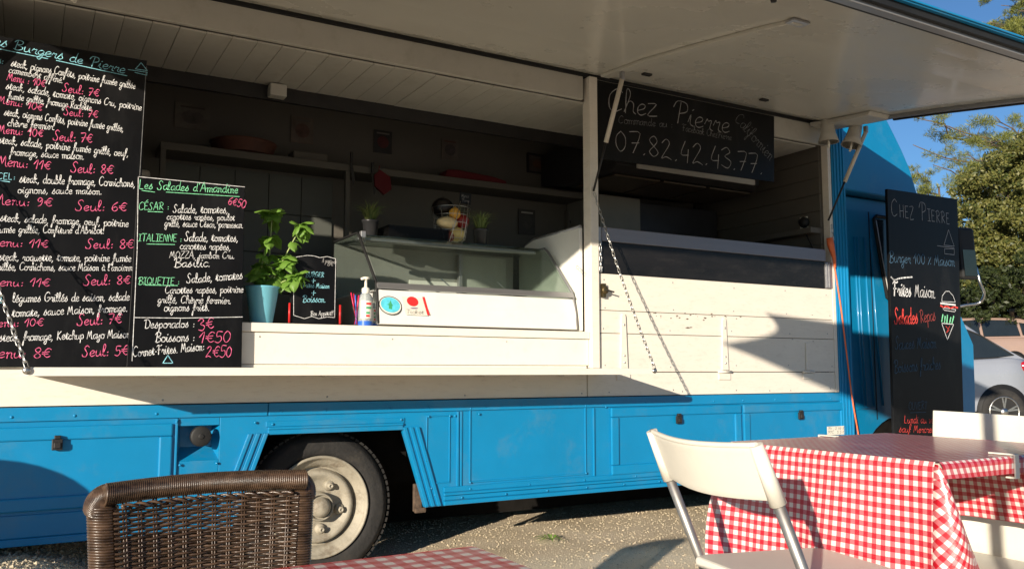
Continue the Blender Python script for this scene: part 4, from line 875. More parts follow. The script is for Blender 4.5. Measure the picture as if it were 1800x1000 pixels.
# basil
bc = Vector(((Py(430, 505, D+.10).x+Py(492, 505, D+.10).x)/2, D+.10, 1.1945))
ba = thing('basil_plant', bc, 'leafy green basil plant in a light blue metal pot on the counter', 'basil plant')
MB().lathe([(.050, 0), (.052, .004), (.077, .168), (.082, .172), (.082, .178), (.077, .178), (.074, .15), (.001, .148)], bc, 40, cap=False).build('pot', mat('pale_blue_pot', (.17, .50, .62), .38, .1, var=.04, coat=.2), ba)
stems = [((0, 0), (.02, .03), (.035, .19), (.050, .41)), ((.01, 0), (.04, .05), (.11, .20), (.18, .345)), ((0, 0), (-.02, .05), (-.01, .13), (.01, .26)), ((.01, 0), (.05, .03), (.11, .07), (.165, .10)), ((0, .0), (.03, .06), (.07, .12), (.12, .17)), ((-.02, 0), (-.03, .05), (-.02, .09), (-.02, .13))]
sm_ = MB(); tips = []
for s_ in stems:
    yo = random.uniform(-.03, .03); pts = [tuple(bc+Vector((x, yo*(z/.2), .145+z))) for x, z in s_]; cp_ = catmull(pts, 5); sm_.tube(cp_, .0035, 6, rs=[.005-.0025*i/len(cp_) for i in range(len(cp_))])
    for k in range(len(cp_)):
        if k > len(cp_)*.35 and k % 2 == 0: tips.append(Vector(cp_[k]))
    tips += [Vector(cp_[-1])]*5
sm_.build('stem', mat('basil_stem', (.35, .42, .16), .5), ba)
def leaf_mesh(L_, W_):
    m_ = MB()
    def fn(u, v):
        x = u*L_; wv = W_*math.sin(PI*min(1, u*.96+.04)**.8)*(1-.15*u); s_ = (v-.5)*2
        return (x, s_*wv, -.35*L_*u*u+.28*L_*u+.30*W_*(abs(s_)**1.5)*(1-u*.4)*-1 + .012*math.sin(u*14)*abs(s_)*L_*3)
    m_.grid(fn, 7, 4); return m_
lm = []
for i in range(4):
    o = leaf_mesh(.068-.006*i, .026-.002*i).build('leaf', LEAF_BASIL, ba, normals=False); lm.append(o.data)
    bpy.data.objects.remove(o)
def place_leaf(p, az, el, roll, s, i):
    o = bpy.data.objects.new('leaf', lm[i % 4]); COL.objects.link(o); o.parent = ba
    R = Matrix.Rotation(az, 4, 'Z') @ Matrix.Rotation(-el, 4, 'Y') @ Matrix.Rotation(roll, 4, 'X')
    c_ = Vector((.028, 0, 0)); o.matrix_local = Matrix.Translation(p-bc) @ R @ Matrix.Translation(c_*s) @ Matrix.Scale(s, 4)
for i, p in enumerate(tips):
    for k in range(4):
        place_leaf(p+Vector((random.uniform(-.012, .012), random.uniform(-.012, .012), random.uniform(-.015, .01))), random.random()*6.28, random.uniform(-1.15, .15), random.uniform(-.7, .7), random.uniform(.65, 1.5), i*4+k)
# small counter menu in a stand with red clips
PG = lambda u, v: Py(u, v, D+.105)
g0, g1, g2 = PG(512, 449), PG(592, 456), PG(588, 562)
mm = thing('table_menu', ((g0.x+g1.x)/2, D+.11, 1.1945), 'little black menu card with blue handwriting between two red sticks on the counter', 'menu card')
B(g0.x, D+.1065, 1.202, g1.x, D+.112, g0.z).build('card', SLATE, mm, bevel=.001)
B(g0.x-.02, D+.09, 1.1945, g1.x+.02, D+.15, 1.202).build('foot', DARKM, mm, bevel=.003)
for x in (PG(508, 560).x, PG(597, 560).x): MB().tube([(x, D+.10, 1.203), (x, D+.10, 1.30)], .0055, 10).build('red_stick', RED, mm)
for s, p0, p1, xh, m, wd in [('A partir de', (566, 461), (591, 464), 4, C_GR, .28), ('8€', (575, 467), (586, 468), 4.5, C_GR, .28), ('BURGER', (537, 487), (570, 487), 4.5, C_B, .32), ('+', (546, 498), (556, 498), 8, C_B, .2), ('Frites Maison', (532, 505), (579, 507), 4.6, C_B, .32), ('+', (546, 520), (556, 520), 8, C_B, .2), ('Boisson.', (532, 531), (573, 531), 6, C_B, .28), ('Bon Appétit!!', (546, 555), (586, 554), 4.2, C_W, .3)]:
    write(mm, s, p0, p1, xh, m, PG, wd)
draw(mm, [[(516, 458), (520, 452), (540, 449), (552, 450), (562, 453), (575, 451), (590, 455), (588, 558), (575, 557), (560, 560), (548, 556), (535, 560), (516, 554), (516, 458)]], C_W, PG, .0022)
# straws, sanitiser bottles
sc_ = Vector((Py(626, 568, D+.09).x, D+.09, 1.1945)); sh = thing('straw_holder', sc_, 'clear cup of red and blue drinking straws beside the pump bottle', 'straws')
MB().lathe([(.020, 0), (.014, .01), (.010, .05), (.014, .075), (.021, .10), (.020, .10), (.013, .075), (.001, .07)], sc_, 20, cap=False).build('cup', GLASS, sh)
SB = mat('straw_blue', (.03, .13, .55), .35); SR = mat('straw_red', (.65, .02, .08), .35)
for i in range(9):
    a_ = i*2.4; dx = .016*math.cos(a_); dy = .012*math.sin(a_)
    MB().tube([tuple(sc_+Vector((-dx*.5, -dy*.5, .01))), tuple(sc_+Vector((dx*1.0, dy, .10))), tuple(sc_+Vector((dx*2.0, dy*2, .165+.01*math.cos(i*5))))], .0033, 8).build('straw', SB if i % 2 else SR, sh)
def pump(c, s, label):
    t = thing('pump_bottle', c, label, 'pump bottle'); c = Vector(c)
    MB().lathe([(.026*s, 0), (.028*s, .004*s), (.028*s, .11*s), (.022*s, .125*s), (.012*s, .132*s)], c, 24).build('bottle', mat('clear_gel', (.66, .72, .72), .08, trans=.55, var=.05), t)
    MB().lathe([(.0285*s, .0), (.0285*s, .018*s)], c+Vector((0, 0, .003)), 24, cap=False).build('blue_base', SB, t)
    MB().lathe([(.014*s, .13*s), (.016*s, .135*s), (.016*s, .150*s), (.006*s, .156*s), (.005*s, .185*s), (.014*s, .188*s), (.014*s, .195*s), (.001, .197*s)], c, 20, cap=False).tube([tuple(c+Vector((0, 0, .190*s))), tuple(c+Vector((-.022*s, -.01*s, .187*s)))], .005*s, 8).build('pump', WHITE, t)
    m_ = MB(); m_.lathe([(.0288*s, .03*s), (.0288*s, .10*s)], c, 24, cap=False); m_.f = [f for i, f in enumerate(m_.f) if 14 <= i % 24 <= 21]; m_.sm = [True]*len(m_.f); lb = m_.build('label_print', WHITE, t)
    for zz, cc, w_ in ((.088, RP, 3), (.072, GRN, 3), (.052, GRN, 2), (.040, RP, 2)):
        m_ = MB(); m_.lathe([(.0292*s, (zz-.004)*s), (.0292*s, (zz+.004)*s)], c, 24, cap=False); m_.f = [f for i, f in enumerate(m_.f) if 17 <= i % 24 < 17+w_]; m_.sm = [True]*len(m_.f); m_.build('label_mark', cc, lb)
    return t
pump((Py(642, 568, D+.075).x, D+.075, 1.1945), 1.28, 'clear sanitiser bottle with a white pump and green red label, nearest the display case')
pump((Py(656, 568, D+.125).x, D+.125, 1.1945), .95, 'small second pump bottle half hidden behind the clear sanitiser bottle')

# ------------------------------------------------------------------ inside the truck: posters, shelf load, utensils
def poster(u0, v0, u1, v1, cols, label, y=5.395, frame_=None):
    a_, b_ = Py(u0, v0, y), Py(u1, v1, y); t = thing('poster', ((a_.x+b_.x)/2, y, b_.z), label, 'poster')
    B(a_.x, y-.006, b_.z, b_.x, y-.001, a_.z).build('sheet', mat('poster_'+str(cols[0]), cols[0], .5, var=.3, scale=12), t)
    w_, h_ = b_.x-a_.x, a_.z-b_.z
    MB().add([(a_.x+w_*(.5+.32*math.cos(k*PI/8)), y-.008, b_.z+h_*(.48+.27*math.sin(k*PI/8))) for k in range(16)], [tuple(range(16))]).build('picture', mat('poster_'+str(cols[1]), cols[1], .5, var=.4, scale=20), t)
    MB().box(a_.x+w_*.15, y-.009, a_.z-h_*.16, b_.x-w_*.15, y-.0065, a_.z-h_*.10).build('headline', mat('poster_'+str(cols[2]), cols[2], .5), t)
    if frame_: frame(MB(), a_.x-.012, b_.x+.012, b_.z-.012, a_.z+.012, .014, .014, y).build('frame', DARKM, t)
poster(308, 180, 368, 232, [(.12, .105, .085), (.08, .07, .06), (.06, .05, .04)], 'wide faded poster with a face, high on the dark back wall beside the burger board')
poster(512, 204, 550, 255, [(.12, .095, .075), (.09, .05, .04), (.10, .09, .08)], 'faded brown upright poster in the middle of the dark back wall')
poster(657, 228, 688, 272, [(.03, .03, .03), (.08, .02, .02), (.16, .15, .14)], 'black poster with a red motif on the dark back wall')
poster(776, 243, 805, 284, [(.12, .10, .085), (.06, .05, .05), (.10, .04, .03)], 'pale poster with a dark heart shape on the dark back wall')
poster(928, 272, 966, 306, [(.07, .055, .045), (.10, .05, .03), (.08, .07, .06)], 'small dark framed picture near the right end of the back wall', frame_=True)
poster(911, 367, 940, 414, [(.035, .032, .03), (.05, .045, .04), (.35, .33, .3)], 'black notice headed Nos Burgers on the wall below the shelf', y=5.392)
dz = sz+.001
q0, q1 = Py(352, 262, 5.28), Py(500, 285, 5.28)
bk = MB(); bk.lathe([(.17, 0), (.19, .06), (.20, .075), (.185, .075), (.15, .02), (.001, .02)], ((q0.x+q1.x)/2, 5.28, dz), 28, cap=False)
for k in range(3): bk.tube([((q0.x+q1.x)/2+(.165+.006*k)*math.cos(2*PI*i/28), 5.28+(.165+.006*k)*math.sin(2*PI*i/28)*.55, dz+.012+.02*k) for i in range(28)], .006, 5, closed=True)
tag(bk.build('bread_basket', mat('red_basket', (.09, .035, .022), .7, var=.3), None), 'reddish brown wicker basket on the dark shelf at the back', 'basket')
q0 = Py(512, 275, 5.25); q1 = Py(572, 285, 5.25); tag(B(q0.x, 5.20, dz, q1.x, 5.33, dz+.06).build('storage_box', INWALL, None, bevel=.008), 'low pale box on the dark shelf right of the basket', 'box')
q0 = Py(778, 322, 5.22); q1 = Py(888, 335, 5.22); rb = MB()
rb.prism([(q0.x, dz), (q1.x, dz), (q1.x-.01, dz+.03), (q1.x-.12, dz+.05), (q0.x+.10, dz+.065), (q0.x+.02, dz+.06)], 5.18, 5.32)
tag(rb.build('red_towel', mat('red_cloth', (.11, .008, .012), .9, bump=.3), None, bevel=.015), 'folded dark red cloth lying on the shelf above the fruit basket', 'cloth')
q0 = Py(672, 316, SY-.02)
tag(MB().prism([(q0.x-.02, q0.z+.06), (q0.x+.05, q0.z+.02), (q0.x+.06, q0.z-.06), (q0.x+.01, q0.z-.10), (q0.x-.055, q0.z-.05), (q0.x-.06, q0.z+.02)], SY-.035, SY-.008).tube([(q0.x-.03, SY-.02, q0.z+.02), (q0.x-.02, SY-.02, q0.z+.09)], .004, 6).build('oven_mitt', mat('red_cloth', (.20, .012, .02), .9), None, bevel=.008), 'dark red oven mitt hanging from the shelf edge', 'oven mitt')
for (u, v, lb) in ((618, 300, 'knife with black handle hanging left of the red oven mitt'), (655, 318, 'second knife hanging close behind the red oven mitt')):
    q0 = Py(u, v, SY-.02); tag(MB().prism([(q0.x-.012, q0.z+.05), (q0.x+.006, q0.z+.05), (q0.x+.024, q0.z-.06), (q0.x+.010, q0.z-.10), (q0.x-.002, q0.z-.02)], SY-.022, SY-.019).box(q0.x-.010, SY-.028, q0.z+.05, q0.x+.006, SY-.013, q0.z+.12).build('kitchen_knife', DARKM, None), lb, 'knife')
q0 = Py(1008, 392, 5.36)
ds = thing('soap_dispenser', (q0.x, 5.36, q0.z-.1), 'pale wall dispenser with a dark oval window beside the partition', 'dispenser')
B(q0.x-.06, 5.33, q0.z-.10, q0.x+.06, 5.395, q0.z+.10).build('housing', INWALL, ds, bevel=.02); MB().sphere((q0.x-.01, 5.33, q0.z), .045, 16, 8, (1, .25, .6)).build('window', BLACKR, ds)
q0 = Py(1108, 330, 5.0)

# ------------------------------------------------------------------ RIGHT TABLE under red gingham
T0x, T1x, T0y, T1y, TZ = 1.965, 2.715, 1.335, 2.035, .748
ct = thing('cafe_table', ((T0x+T1x)/2, (T0y+T1y)/2, 0), 'square cafe table under the hanging red gingham cloth, between two white chairs', 'table')
B(T0x+.006, T0y+.006, .72, T1x-.006, T1y-.006, .743).build('tabletop', WHITE, ct, bevel=.004)
for x in (T0x+.08, T1x-.08):
    for y in (T0y+.10, T1y-.08): MB().tube([(x, y, .72), (x, y, .005)], .014, 12).build('leg', STEEL, ct)
cl = thing('tablecloth', ((T0x+T1x)/2, (T0y+T1y)/2, .44), 'red and white gingham oilcloth with long drape and folded corner on the right table', 'tablecloth')
def cloth_top(x0, x1, y0, y1, z, name, par):
    m_ = MB(); n = 26
    m_.grid(lambda u, v: (x0+(x1-x0)*u, y0+(y1-y0)*v, z+.0015*noise.noise(Vector((u*3, v*3, 2)))), n, n, uvf=lambda u, v: (x0+(x1-x0)*u, y0+(y1-y0)*v)); return m_.build(name, GING, par, normals=False)
cloth_top(T0x-.004, T1x+.004, T0y-.004, T1y+.004, TZ, 'cloth_top', cl)
def drop(p0, p1, out, drp, name, par, wave=.02, freq=3, seed=0, uvo=(0, 0), end=None, flare=.05, axis=0):
    p0, p1, out = Vector(p0), Vector(p1), Vector(out); L_ = (p1-p0).length; m_ = MB(); nu, nv = 60, 22
    def fn(u, v):
        d = drp(u) if callable(drp) else drp
        t = v*d; e = min(1, t/.02); rnd = .006*math.sin(min(1, t/.012)*PI/2)
        wv = wave*(v**1.4)*(math.sin(u*freq*2*PI+seed)+.5*math.sin(u*freq*4.3*PI+seed*2)); fl = flare*v
        return p0.lerp(p1, u)+out*(rnd+wv+fl+.002)-Vector((0, 0, t))+(p1-p0).normalized()*(.010*v*math.sin(u*9+seed)-(.05*math.sin(PI*min(1, v*.8))*(1-u)**7 if name == 'left_drape' else 0))+out*(.04*v*(1-u)**5 if name == 'left_drape' else 0)
    def uvf(u, v):
        d = drp(u) if callable(drp) else drp; q = p0.lerp(p1, u)
        return (q.x-out.x*0+(out.x*v*d), q.y+(out.y*v*d))
    m_.grid(fn, nu, nv, uvf=uvf); return m_.build(name, GING, par, normals=False)
# left drape: from the far corner to the near corner
drop((T0x-.004, T1y, TZ), (T0x-.004, T0y, TZ), (-1, 0, 0), lambda u: .345-.02*math.exp(-((u-.24)/.10)**2)-.02*u, 'left_drape', cl, .014, 1.7, 1.0, flare=.035)
drop((T1x+.004, T0y, TZ), (T1x+.004, T1y, TZ), (1, 0, 0), lambda u: .26, 'right_drape', cl, .015, 2, 2.)
drop((T1x, T1y+.004, TZ), (T0x, T1y+.004, TZ), (0, 1, 0), lambda u: .245+.03*math.sin(u*5), 'far_drape', cl, .02, 2.2, .4)
drop((T0x, T0y-.004, TZ), (T1x, T0y-.004, TZ), (0, -1, 0), lambda u: .040+.004*math.sin(u*4), 'near_edge', cl, .002, 2, .4, flare=.004)
# the near corner: a free ear of cloth hanging on the bias
def ear(u, v):
    if u < .15:      # tucked behind the end of the left drape
        q = u/.15; ex = T0x-.004-.035*v; return Vector((ex+.012*(1-q), T0y+.03*(1-q)-.004, TZ-.006-.42*v))
    q = (u-.15)/.85
    top = Vector((T0x-.004+.022*q, T0y-.004-.004*q, TZ-.006-.03*q))
    bl = Vector((T0x-.039, T0y-.004, TZ-.426)); br = Vector((T0x+.088, T0y-.055, TZ-.30)); bm_ = Vector((T0x+.01, T0y-.085, TZ-.42))
    bot = bl*(1-q)**2+bm_*2*q*(1-q)+br*q*q
    p = top.lerp(bot, v); p += Vector((-.2, -1, 0)).normalized()*(.024*math.sin(PI*q)**.8*math.sin(PI*min(1, v*.9+.08))*(1-.3*v)); return p
def earuv(u, v): a_, b_ = (u-.5)*(.03+.24*v), -.42*v; return (.707*(a_-b_), .707*(a_+b_))
mE = MB(); mE.grid(ear, 24, 40, uvf=earuv); mE.build('corner_fold', GING, cl, normals=False)
def clip(c, ax, label):
    c = Vector(c); ax = Vector(ax); side = Vector((ax.y, -ax.x, 0)); t = thing('table_clip', c, label, 'table clip', 'white clips holding the tablecloth')
    MB().obox(c+Vector((0, 0, .004))-ax*.028, ax*.034, side*.009, Vector((0, 0, .0022))).obox(c+ax*.0085+Vector((0, 0, -.026)), ax*.0025, side*.009, Vector((0, 0, .032))).obox(c-ax*.004+Vector((0, 0, -.056)), ax*.014, side*.009, Vector((0, 0, .0022))).build('clamp', WHITE, t, bevel=.0015)
q = Pz(1768, 800, TZ); clip((q.x, T0y-.008, TZ), (0, -1, 0), 'white clip on the near edge of the right gingham tablecloth')
q = Pz(1413, 764, TZ); clip((q.x, T1y+.008, TZ), (0, 1, 0), 'white clip on the far edge of the right gingham tablecloth')

# ------------------------------------------------------------------ FRONT TABLE corner
F0x, F1x, F0y, F1y, FZ = -.215, .530, .36, 1.034, .739
ft = thing('cafe_table', ((F0x+F1x)/2, (F0y+F1y)/2, 0), 'table under a gingham cloth at the bottom edge in front of the wicker chair', 'table')
B(F0x+.006, F0y+.006, .712, F1x-.006, F1y-.006, .7345).build('tabletop', WHITE, ft, bevel=.004)
for x in (F0x+.08, F1x-.08):
    for y in (F0y+.08, F1y-.08): MB().tube([(x, y, .712), (x, y, .005)], .014, 12).build('leg', STEEL, ft)
c2 = thing('tablecloth', ((F0x+F1x)/2, (F0y+F1y)/2, .5), 'red and white gingham cloth on the table cut by the bottom edge', 'tablecloth')
cloth_top(F0x, F1x, F0y, F1y, FZ, 'cloth_top', c2)
drop((F1x, F0y, FZ), (F1x, F1y, FZ), (1, 0, 0), .05, 'right_drape', c2, .003, 1.5, 1., flare=.0)
drop((F1x, F1y, FZ), (F0x, F1y, FZ), (0, 1, 0), .05, 'far_drape', c2, .003, 1.5, 1., flare=.0)

# ------------------------------------------------------------------ WHITE FOLDING CHAIR
def folding_chair(A_, U_, F_, label):
    """A_ = top far corner of the backrest (z 0.82), U_ = unit vector along the backrest, F_ = unit vector towards the front"""
    A_, U_, F_ = Vector(A_), Vector(U_).normalized(), Vector(F_).normalized(); W_ = .452; Z = Vector((0, 0, 1))
    ctr = A_+U_*W_/2; t = thing('folding_chair', (ctr.x+F_.x*.2, ctr.y+F_.y*.2, 0), label, 'folding chair', 'white folding chairs at the right table')
    dn = (F_*.158-Z*.34/.34*.34*1.0)   # the steel tube runs forward as it goes down
    dn = Vector((F_.x*.41, F_.y*.41, -1.0)).normalized()
    def bk_(u, v):
        s_ = u*W_; curve = -.032*math.sin(PI*u); p = A_+U_*s_+F_*(curve)+dn*(v*.124); p.z += -.010*math.sin(PI*u)*(1-v)-.012*math.sin(PI*u)*v; return p
    m_ = MB(); m_.grid(bk_, 26, 8); m_.build('backrest', WHITE, t, solid=.007, bevel=.002, normals=False)
    rim_ = MB(); rim_.tube([bk_(i/26, 0)+Vector((0, 0, .001)) for i in range(27)], .0065, 8)
    rim_.build('backrest_rim', WHITE, t)
    for s_ in (0, W_):
        a_ = A_+U_*s_; MB().tube([tuple(a_-dn*.002), tuple(a_+dn*.132)], .0165, 16, rs=[.0145, .0185]).build('end_sleeve', WHITE, t)
        ft_ = a_+dn*.90; ft_.z = .0; MB().tube([tuple(a_+dn*.125), tuple(a_+dn*.42), tuple(ft_+Z*.004)], .0125, 14).build('leg', LEGS, t)
    sz_ = .497; k = (A_.z-sz_)/-dn.z; S0 = A_+dn*k-F_*.02; S0.z = sz_
    def edge(u): return .19*0
    so = S0-U_*.004; wS = W_+.008; dS = .385; pts = []
    for (a_, b_) in ((.02, 0), (wS-.02, 0), (wS, .02), (wS-.02, dS-.03), (wS-.05, dS), (.05, dS), (.02, dS-.03), (0, .02)): pts.append(so+U_*a_+F_*b_)
    n = len(pts); m_ = MB(); m_.add([tuple(p) for p in pts]+[(p.x, p.y, p.z-.026) for p in pts], [tuple(range(n)), tuple(range(2*n-1, n-1, -1))]+[(i, (i+1) % n, (i+1) % n+n, i+n) for i in range(n)])
    m_.build('seat', WHITE, t, bevel=.008)
    for s_ in (.02, W_-.02):
        a_ = S0+U_*s_+F_*.26-Z*.03; b_ = S0+U_*s_-F_*.06; b_.z = .004; MB().tube([tuple(a_), tuple(b_)], .011, 12).build('leg', LEGS, t)
    c_ = S0+F_*.02-Z*.05; MB().tube([tuple(c_), tuple(c_+U_*W_)], .009, 10).build('crossbar', DARKM, t)
    return t
A1 = Pz(1146, 758, .815); A2 = Pz(1327, 783, .815)
Uv = (A2-A1); Uv.z = 0; Uv.normalize(); Fv = Vector((-Uv.y, Uv.x, 0))
folding_chair(A1, Uv, Fv, 'white folding chair with curved backrest and steel legs left of the gingham table')
# second white chair: solid back, facing the camera behind the right table
c3 = thing('white_chair', (2.85, 1.72, 0), 'white chair with a tall solid back on the far right side of the gingham table', 'chair')
def back2(u, v):
    return Vector((2.955+.02*math.sin(PI*u)+.05*(1-v), 2.045-.56*u, .335+.487*(1-v)-.012*u))
m_ = MB(); m_.grid(back2, 16, 10); m_.build('backrest', WHITE, c3, solid=.012, bevel=.003, normals=False)
B(2.56, 1.49, .318, 2.945, 1.98, .338).build('seat', WHITE, c3, bevel=.008)
for x in (2.60, 2.93):
    for y in (1.52, 1.95): MB().tube([(x, y, .318), (x+(.02 if x > 2.8 else -.01), y, .004)], .012, 12).build('leg', STEEL, c3)

# ------------------------------------------------------------------ WICKER CHAIR behind the front table
def wicker_chair(loc, rz, label):
    t = thing('wicker_chair', (0, 0, 0), label, 'wicker chair', 'brown wicker chairs')
    # local frame: back plane at y = 0, sitter faces -y; width along x; the back narrows downwards
    W_, H_, ZB = .424, .330, .42
    top = .752
    xw = lambda z: (W_/2)*(1-.10*(top-z)/.34)-.03
    lean = lambda z: -.10*(top-z)
    curve = lambda s_: .035*(1-s_*s_)-.035
    stake = MB(); NS = 12
    for i in range(NS):
        s_ = -1+2*(i+.5)/NS
        for dx in (-.0027, .0027):
            stake.tube([(s_*xw(z)+dx, lean(z)+curve(s_), z) for z in (top-.03, top-.15, top-.28, .40)], .0021, 5)
    stake.build('stakes', WICK, t, kind='stuff')
    wv = MB(); rows = 84
    for r in range(rows):
        z = top-.050-r*.00465
        if z < .41: break
        pts = []; sg = 1 if r % 2 else -1; K = NS*4
        for k in range(K+1):
            s_ = -1+2*k/K; ph = (k/4)*PI
            pts.append((s_*(xw(z)+.006), lean(z)+curve(s_)+sg*.0048*math.cos(ph+PI/2*0+PI/2), z+.0007*math.sin(k*.9+r*1.7)))
        wv.tube(pts, .0025, 5, cap=False)
    # a plaited cord under the top rail
    for ph in (0, PI):
        wv.tube([(-xw(top)+.012+(2*xw(top)-.024)*k/80, lean(top-.04)+curve(-1+2*k/80)+.005*math.cos(k*.55+ph)-.004, top-.043+.0035*math.sin(k*.55+ph)) for k in range(81)], .0031, 6)
    wv.build('back_weave', WICK, t, kind='stuff')
    # wrapped top rail
    rail = MB(); n = 98; rr = .0195
    pathx = lambda q: (-W_/2+.012+(W_-.024)*q)
    for i in range(n):
        q = (i+.5)/n; s_ = -1+2*q; c_ = Vector((pathx(q), lean(top)+curve(s_), top-.018+.004*math.sin(PI*q)))
        rail.tube([(c_.x+.0012*math.sin(a_), c_.y+rr*math.cos(a_), c_.z+rr*math.sin(a_)) for a_ in [2*PI*k/14 for k in range(14)]], .0029, 5, closed=True)
    rail.tube([(pathx(k/20), lean(top)+curve(-1+k/10), top-.018+.004*math.sin(PI*k/20)) for k in range(21)], .0178, 10)
    rail.build('top_rail', WICK, t, kind='stuff')
    for sx in (-1, 1):
        p = MB(); rr2 = .027
        zz = top-.045
        while zz > .36:
            cx_ = sx*(xw(zz)+.020); p.tube([(cx_+rr2*math.cos(a_), lean(zz)-.008+rr2*math.sin(a_), zz+.001*math.sin(a_*2)) for a_ in [2*PI*k/16 for k in range(16)]], .0029, 5, closed=True); zz -= .0052
        p.tube([(sx*(xw(z)+.020), lean(z)-.008, z) for z in (top-.03, .6, .36)], .0252, 12)
        # wraps turning over the corner from the post into the rail
        for k in range(17):
            an = (k/16)*PI/2; Rb = .022; cc = Vector((sx*(xw(top)+.024-Rb+Rb*math.cos(an)), lean(top)-.010, top-.046+Rb*math.sin(an)*1.05)); e1 = Vector((sx*math.cos(an), 0, math.sin(an))); e2 = Vector((0, 1, 0)); tw = Vector((-sx*math.sin(an), 0, math.cos(an)))
            p.tube([tuple(cc+(e1*math.cos(j*PI/8)+e2*math.sin(j*PI/8))*(.0245-.004*k/16)+tw*.016*math.sin(j*PI/8)) for j in range(16)], .0038, 5, closed=True)
        p.build('back_post', WICK, t, kind='stuff')
        MB().tube([(sx*(xw(.38)+.02), -.035, .38), (sx*.215, -.05, .01)], .017, 12).build('leg', WICK, t); MB().tube([(sx*.205, -.42, .40), (sx*.21, -.43, .01)], .017, 12).build('leg', WICK, t)
    se = MB()
    for r in range(40):
        y = -.03-r*.010; se.tube([(-.20+.40*k/40, y, .415+.004*math.cos(k*PI/2*1+(r % 2)*PI)) for k in range(41)], .0046, 5)
    se.box(-.205, -.43, .385, .205, -.03, .405)
    se.build('seat', WICK, t, kind='stuff')
    t.location = loc; t.rotation_euler = (0, 0, rz); return t
wa, wb = Pz(160, 852, .75), Pz(541, 826, .75)
mid = (wa+wb)/2; wc1 = wicker_chair((mid.x, mid.y, 0), math.atan2((wb-wa).y, (wb-wa).x), 'brown wicker armchair behind the front table, its woven back towards the truck')

# ------------------------------------------------------------------ out of the frame: parasol, and an added oval panel, that throw shadows on the truck
PAR = mat('parasol_fabric', (.35, .06, .05), .85, var=.06)
ps = thing('parasol', (.73, .19, 0), 'tilted red parasol beside the camera whose shade falls on the truck', 'parasol')
rimv = [(.11, 1.35, 2.12), (.91, 1.64, 2.22), (1.8, 1.40, 2.23), (2.1, .6, 2.2), (1.7, -.4, 2.15), (.8, -.8, 2.1), (-.1, -.5, 2.06), (-.35, .5, 2.21)]
apex = Vector((.73, .19, 2.50)); m_ = MB(); cn = []
for i in range(8):
    a_, b_ = Vector(rimv[i]), Vector(rimv[(i+1) % 8])
    def seg(u, v, a_=a_, b_=b_, i=i):
        e_ = a_.lerp(b_, v); mid_ = (a_+b_)/2; sag_ = 4*v*(1-v); e_ = e_+(apex-e_)*(.13 if i == 0 else .015)*sag_; p = apex.lerp(e_, u); p.z -= .10*math.sin(PI*u)*.6; return p
    m_.grid(seg, 8, 8)
m_.build('canopy', PAR, ps, normals=False, solid=.003)
MB().tube([(.73, .19, .05), (.73, .19, 2.50)], .021, 14).build('pole', STEEL, ps)
for v_ in rimv: MB().tube([tuple(apex-Vector((0, 0, .05))), v_], .006, 6).build('rib', STEEL, ps)
MB().lathe([(.25, 0), (.25, .04), (.05, .09), (.03, .30)], (.73, .19, 0), 28).build('foot', DARKM, ps)
oc_ = thing('shadow_panel', (-1.05, 3.32, 0), 'added oval panel on a thin post outside the left edge, shading the truck skirt', 'shadow caster')  # unseen oval panel, added and shaped to cast the arc shadow on the skirt
kk = .72; ctr = Vector((-.05, D, .40))-Vector((1.385, 1, -.365))*kk; side = Vector((.87, -.49, 0))
pts = [ctr+side*(.235*math.cos(2*PI*k/32))+Vector((0, 0, .215*math.sin(2*PI*k/32))) for k in range(32)]
MB().add([tuple(q) for q in pts]+[tuple(q+Vector((-.012, -.02, 0))) for q in pts], [tuple(range(32)), tuple(range(63, 31, -1))]+[(i, (i+1) % 32, (i+1) % 32+32, i+32) for i in range(32)]).build('panel', WICK, oc_)
MB().tube([(ctr.x, ctr.y+.02, .02), (ctr.x, ctr.y+.02, ctr.z)], .010, 10).build('post', DARKM, oc_)
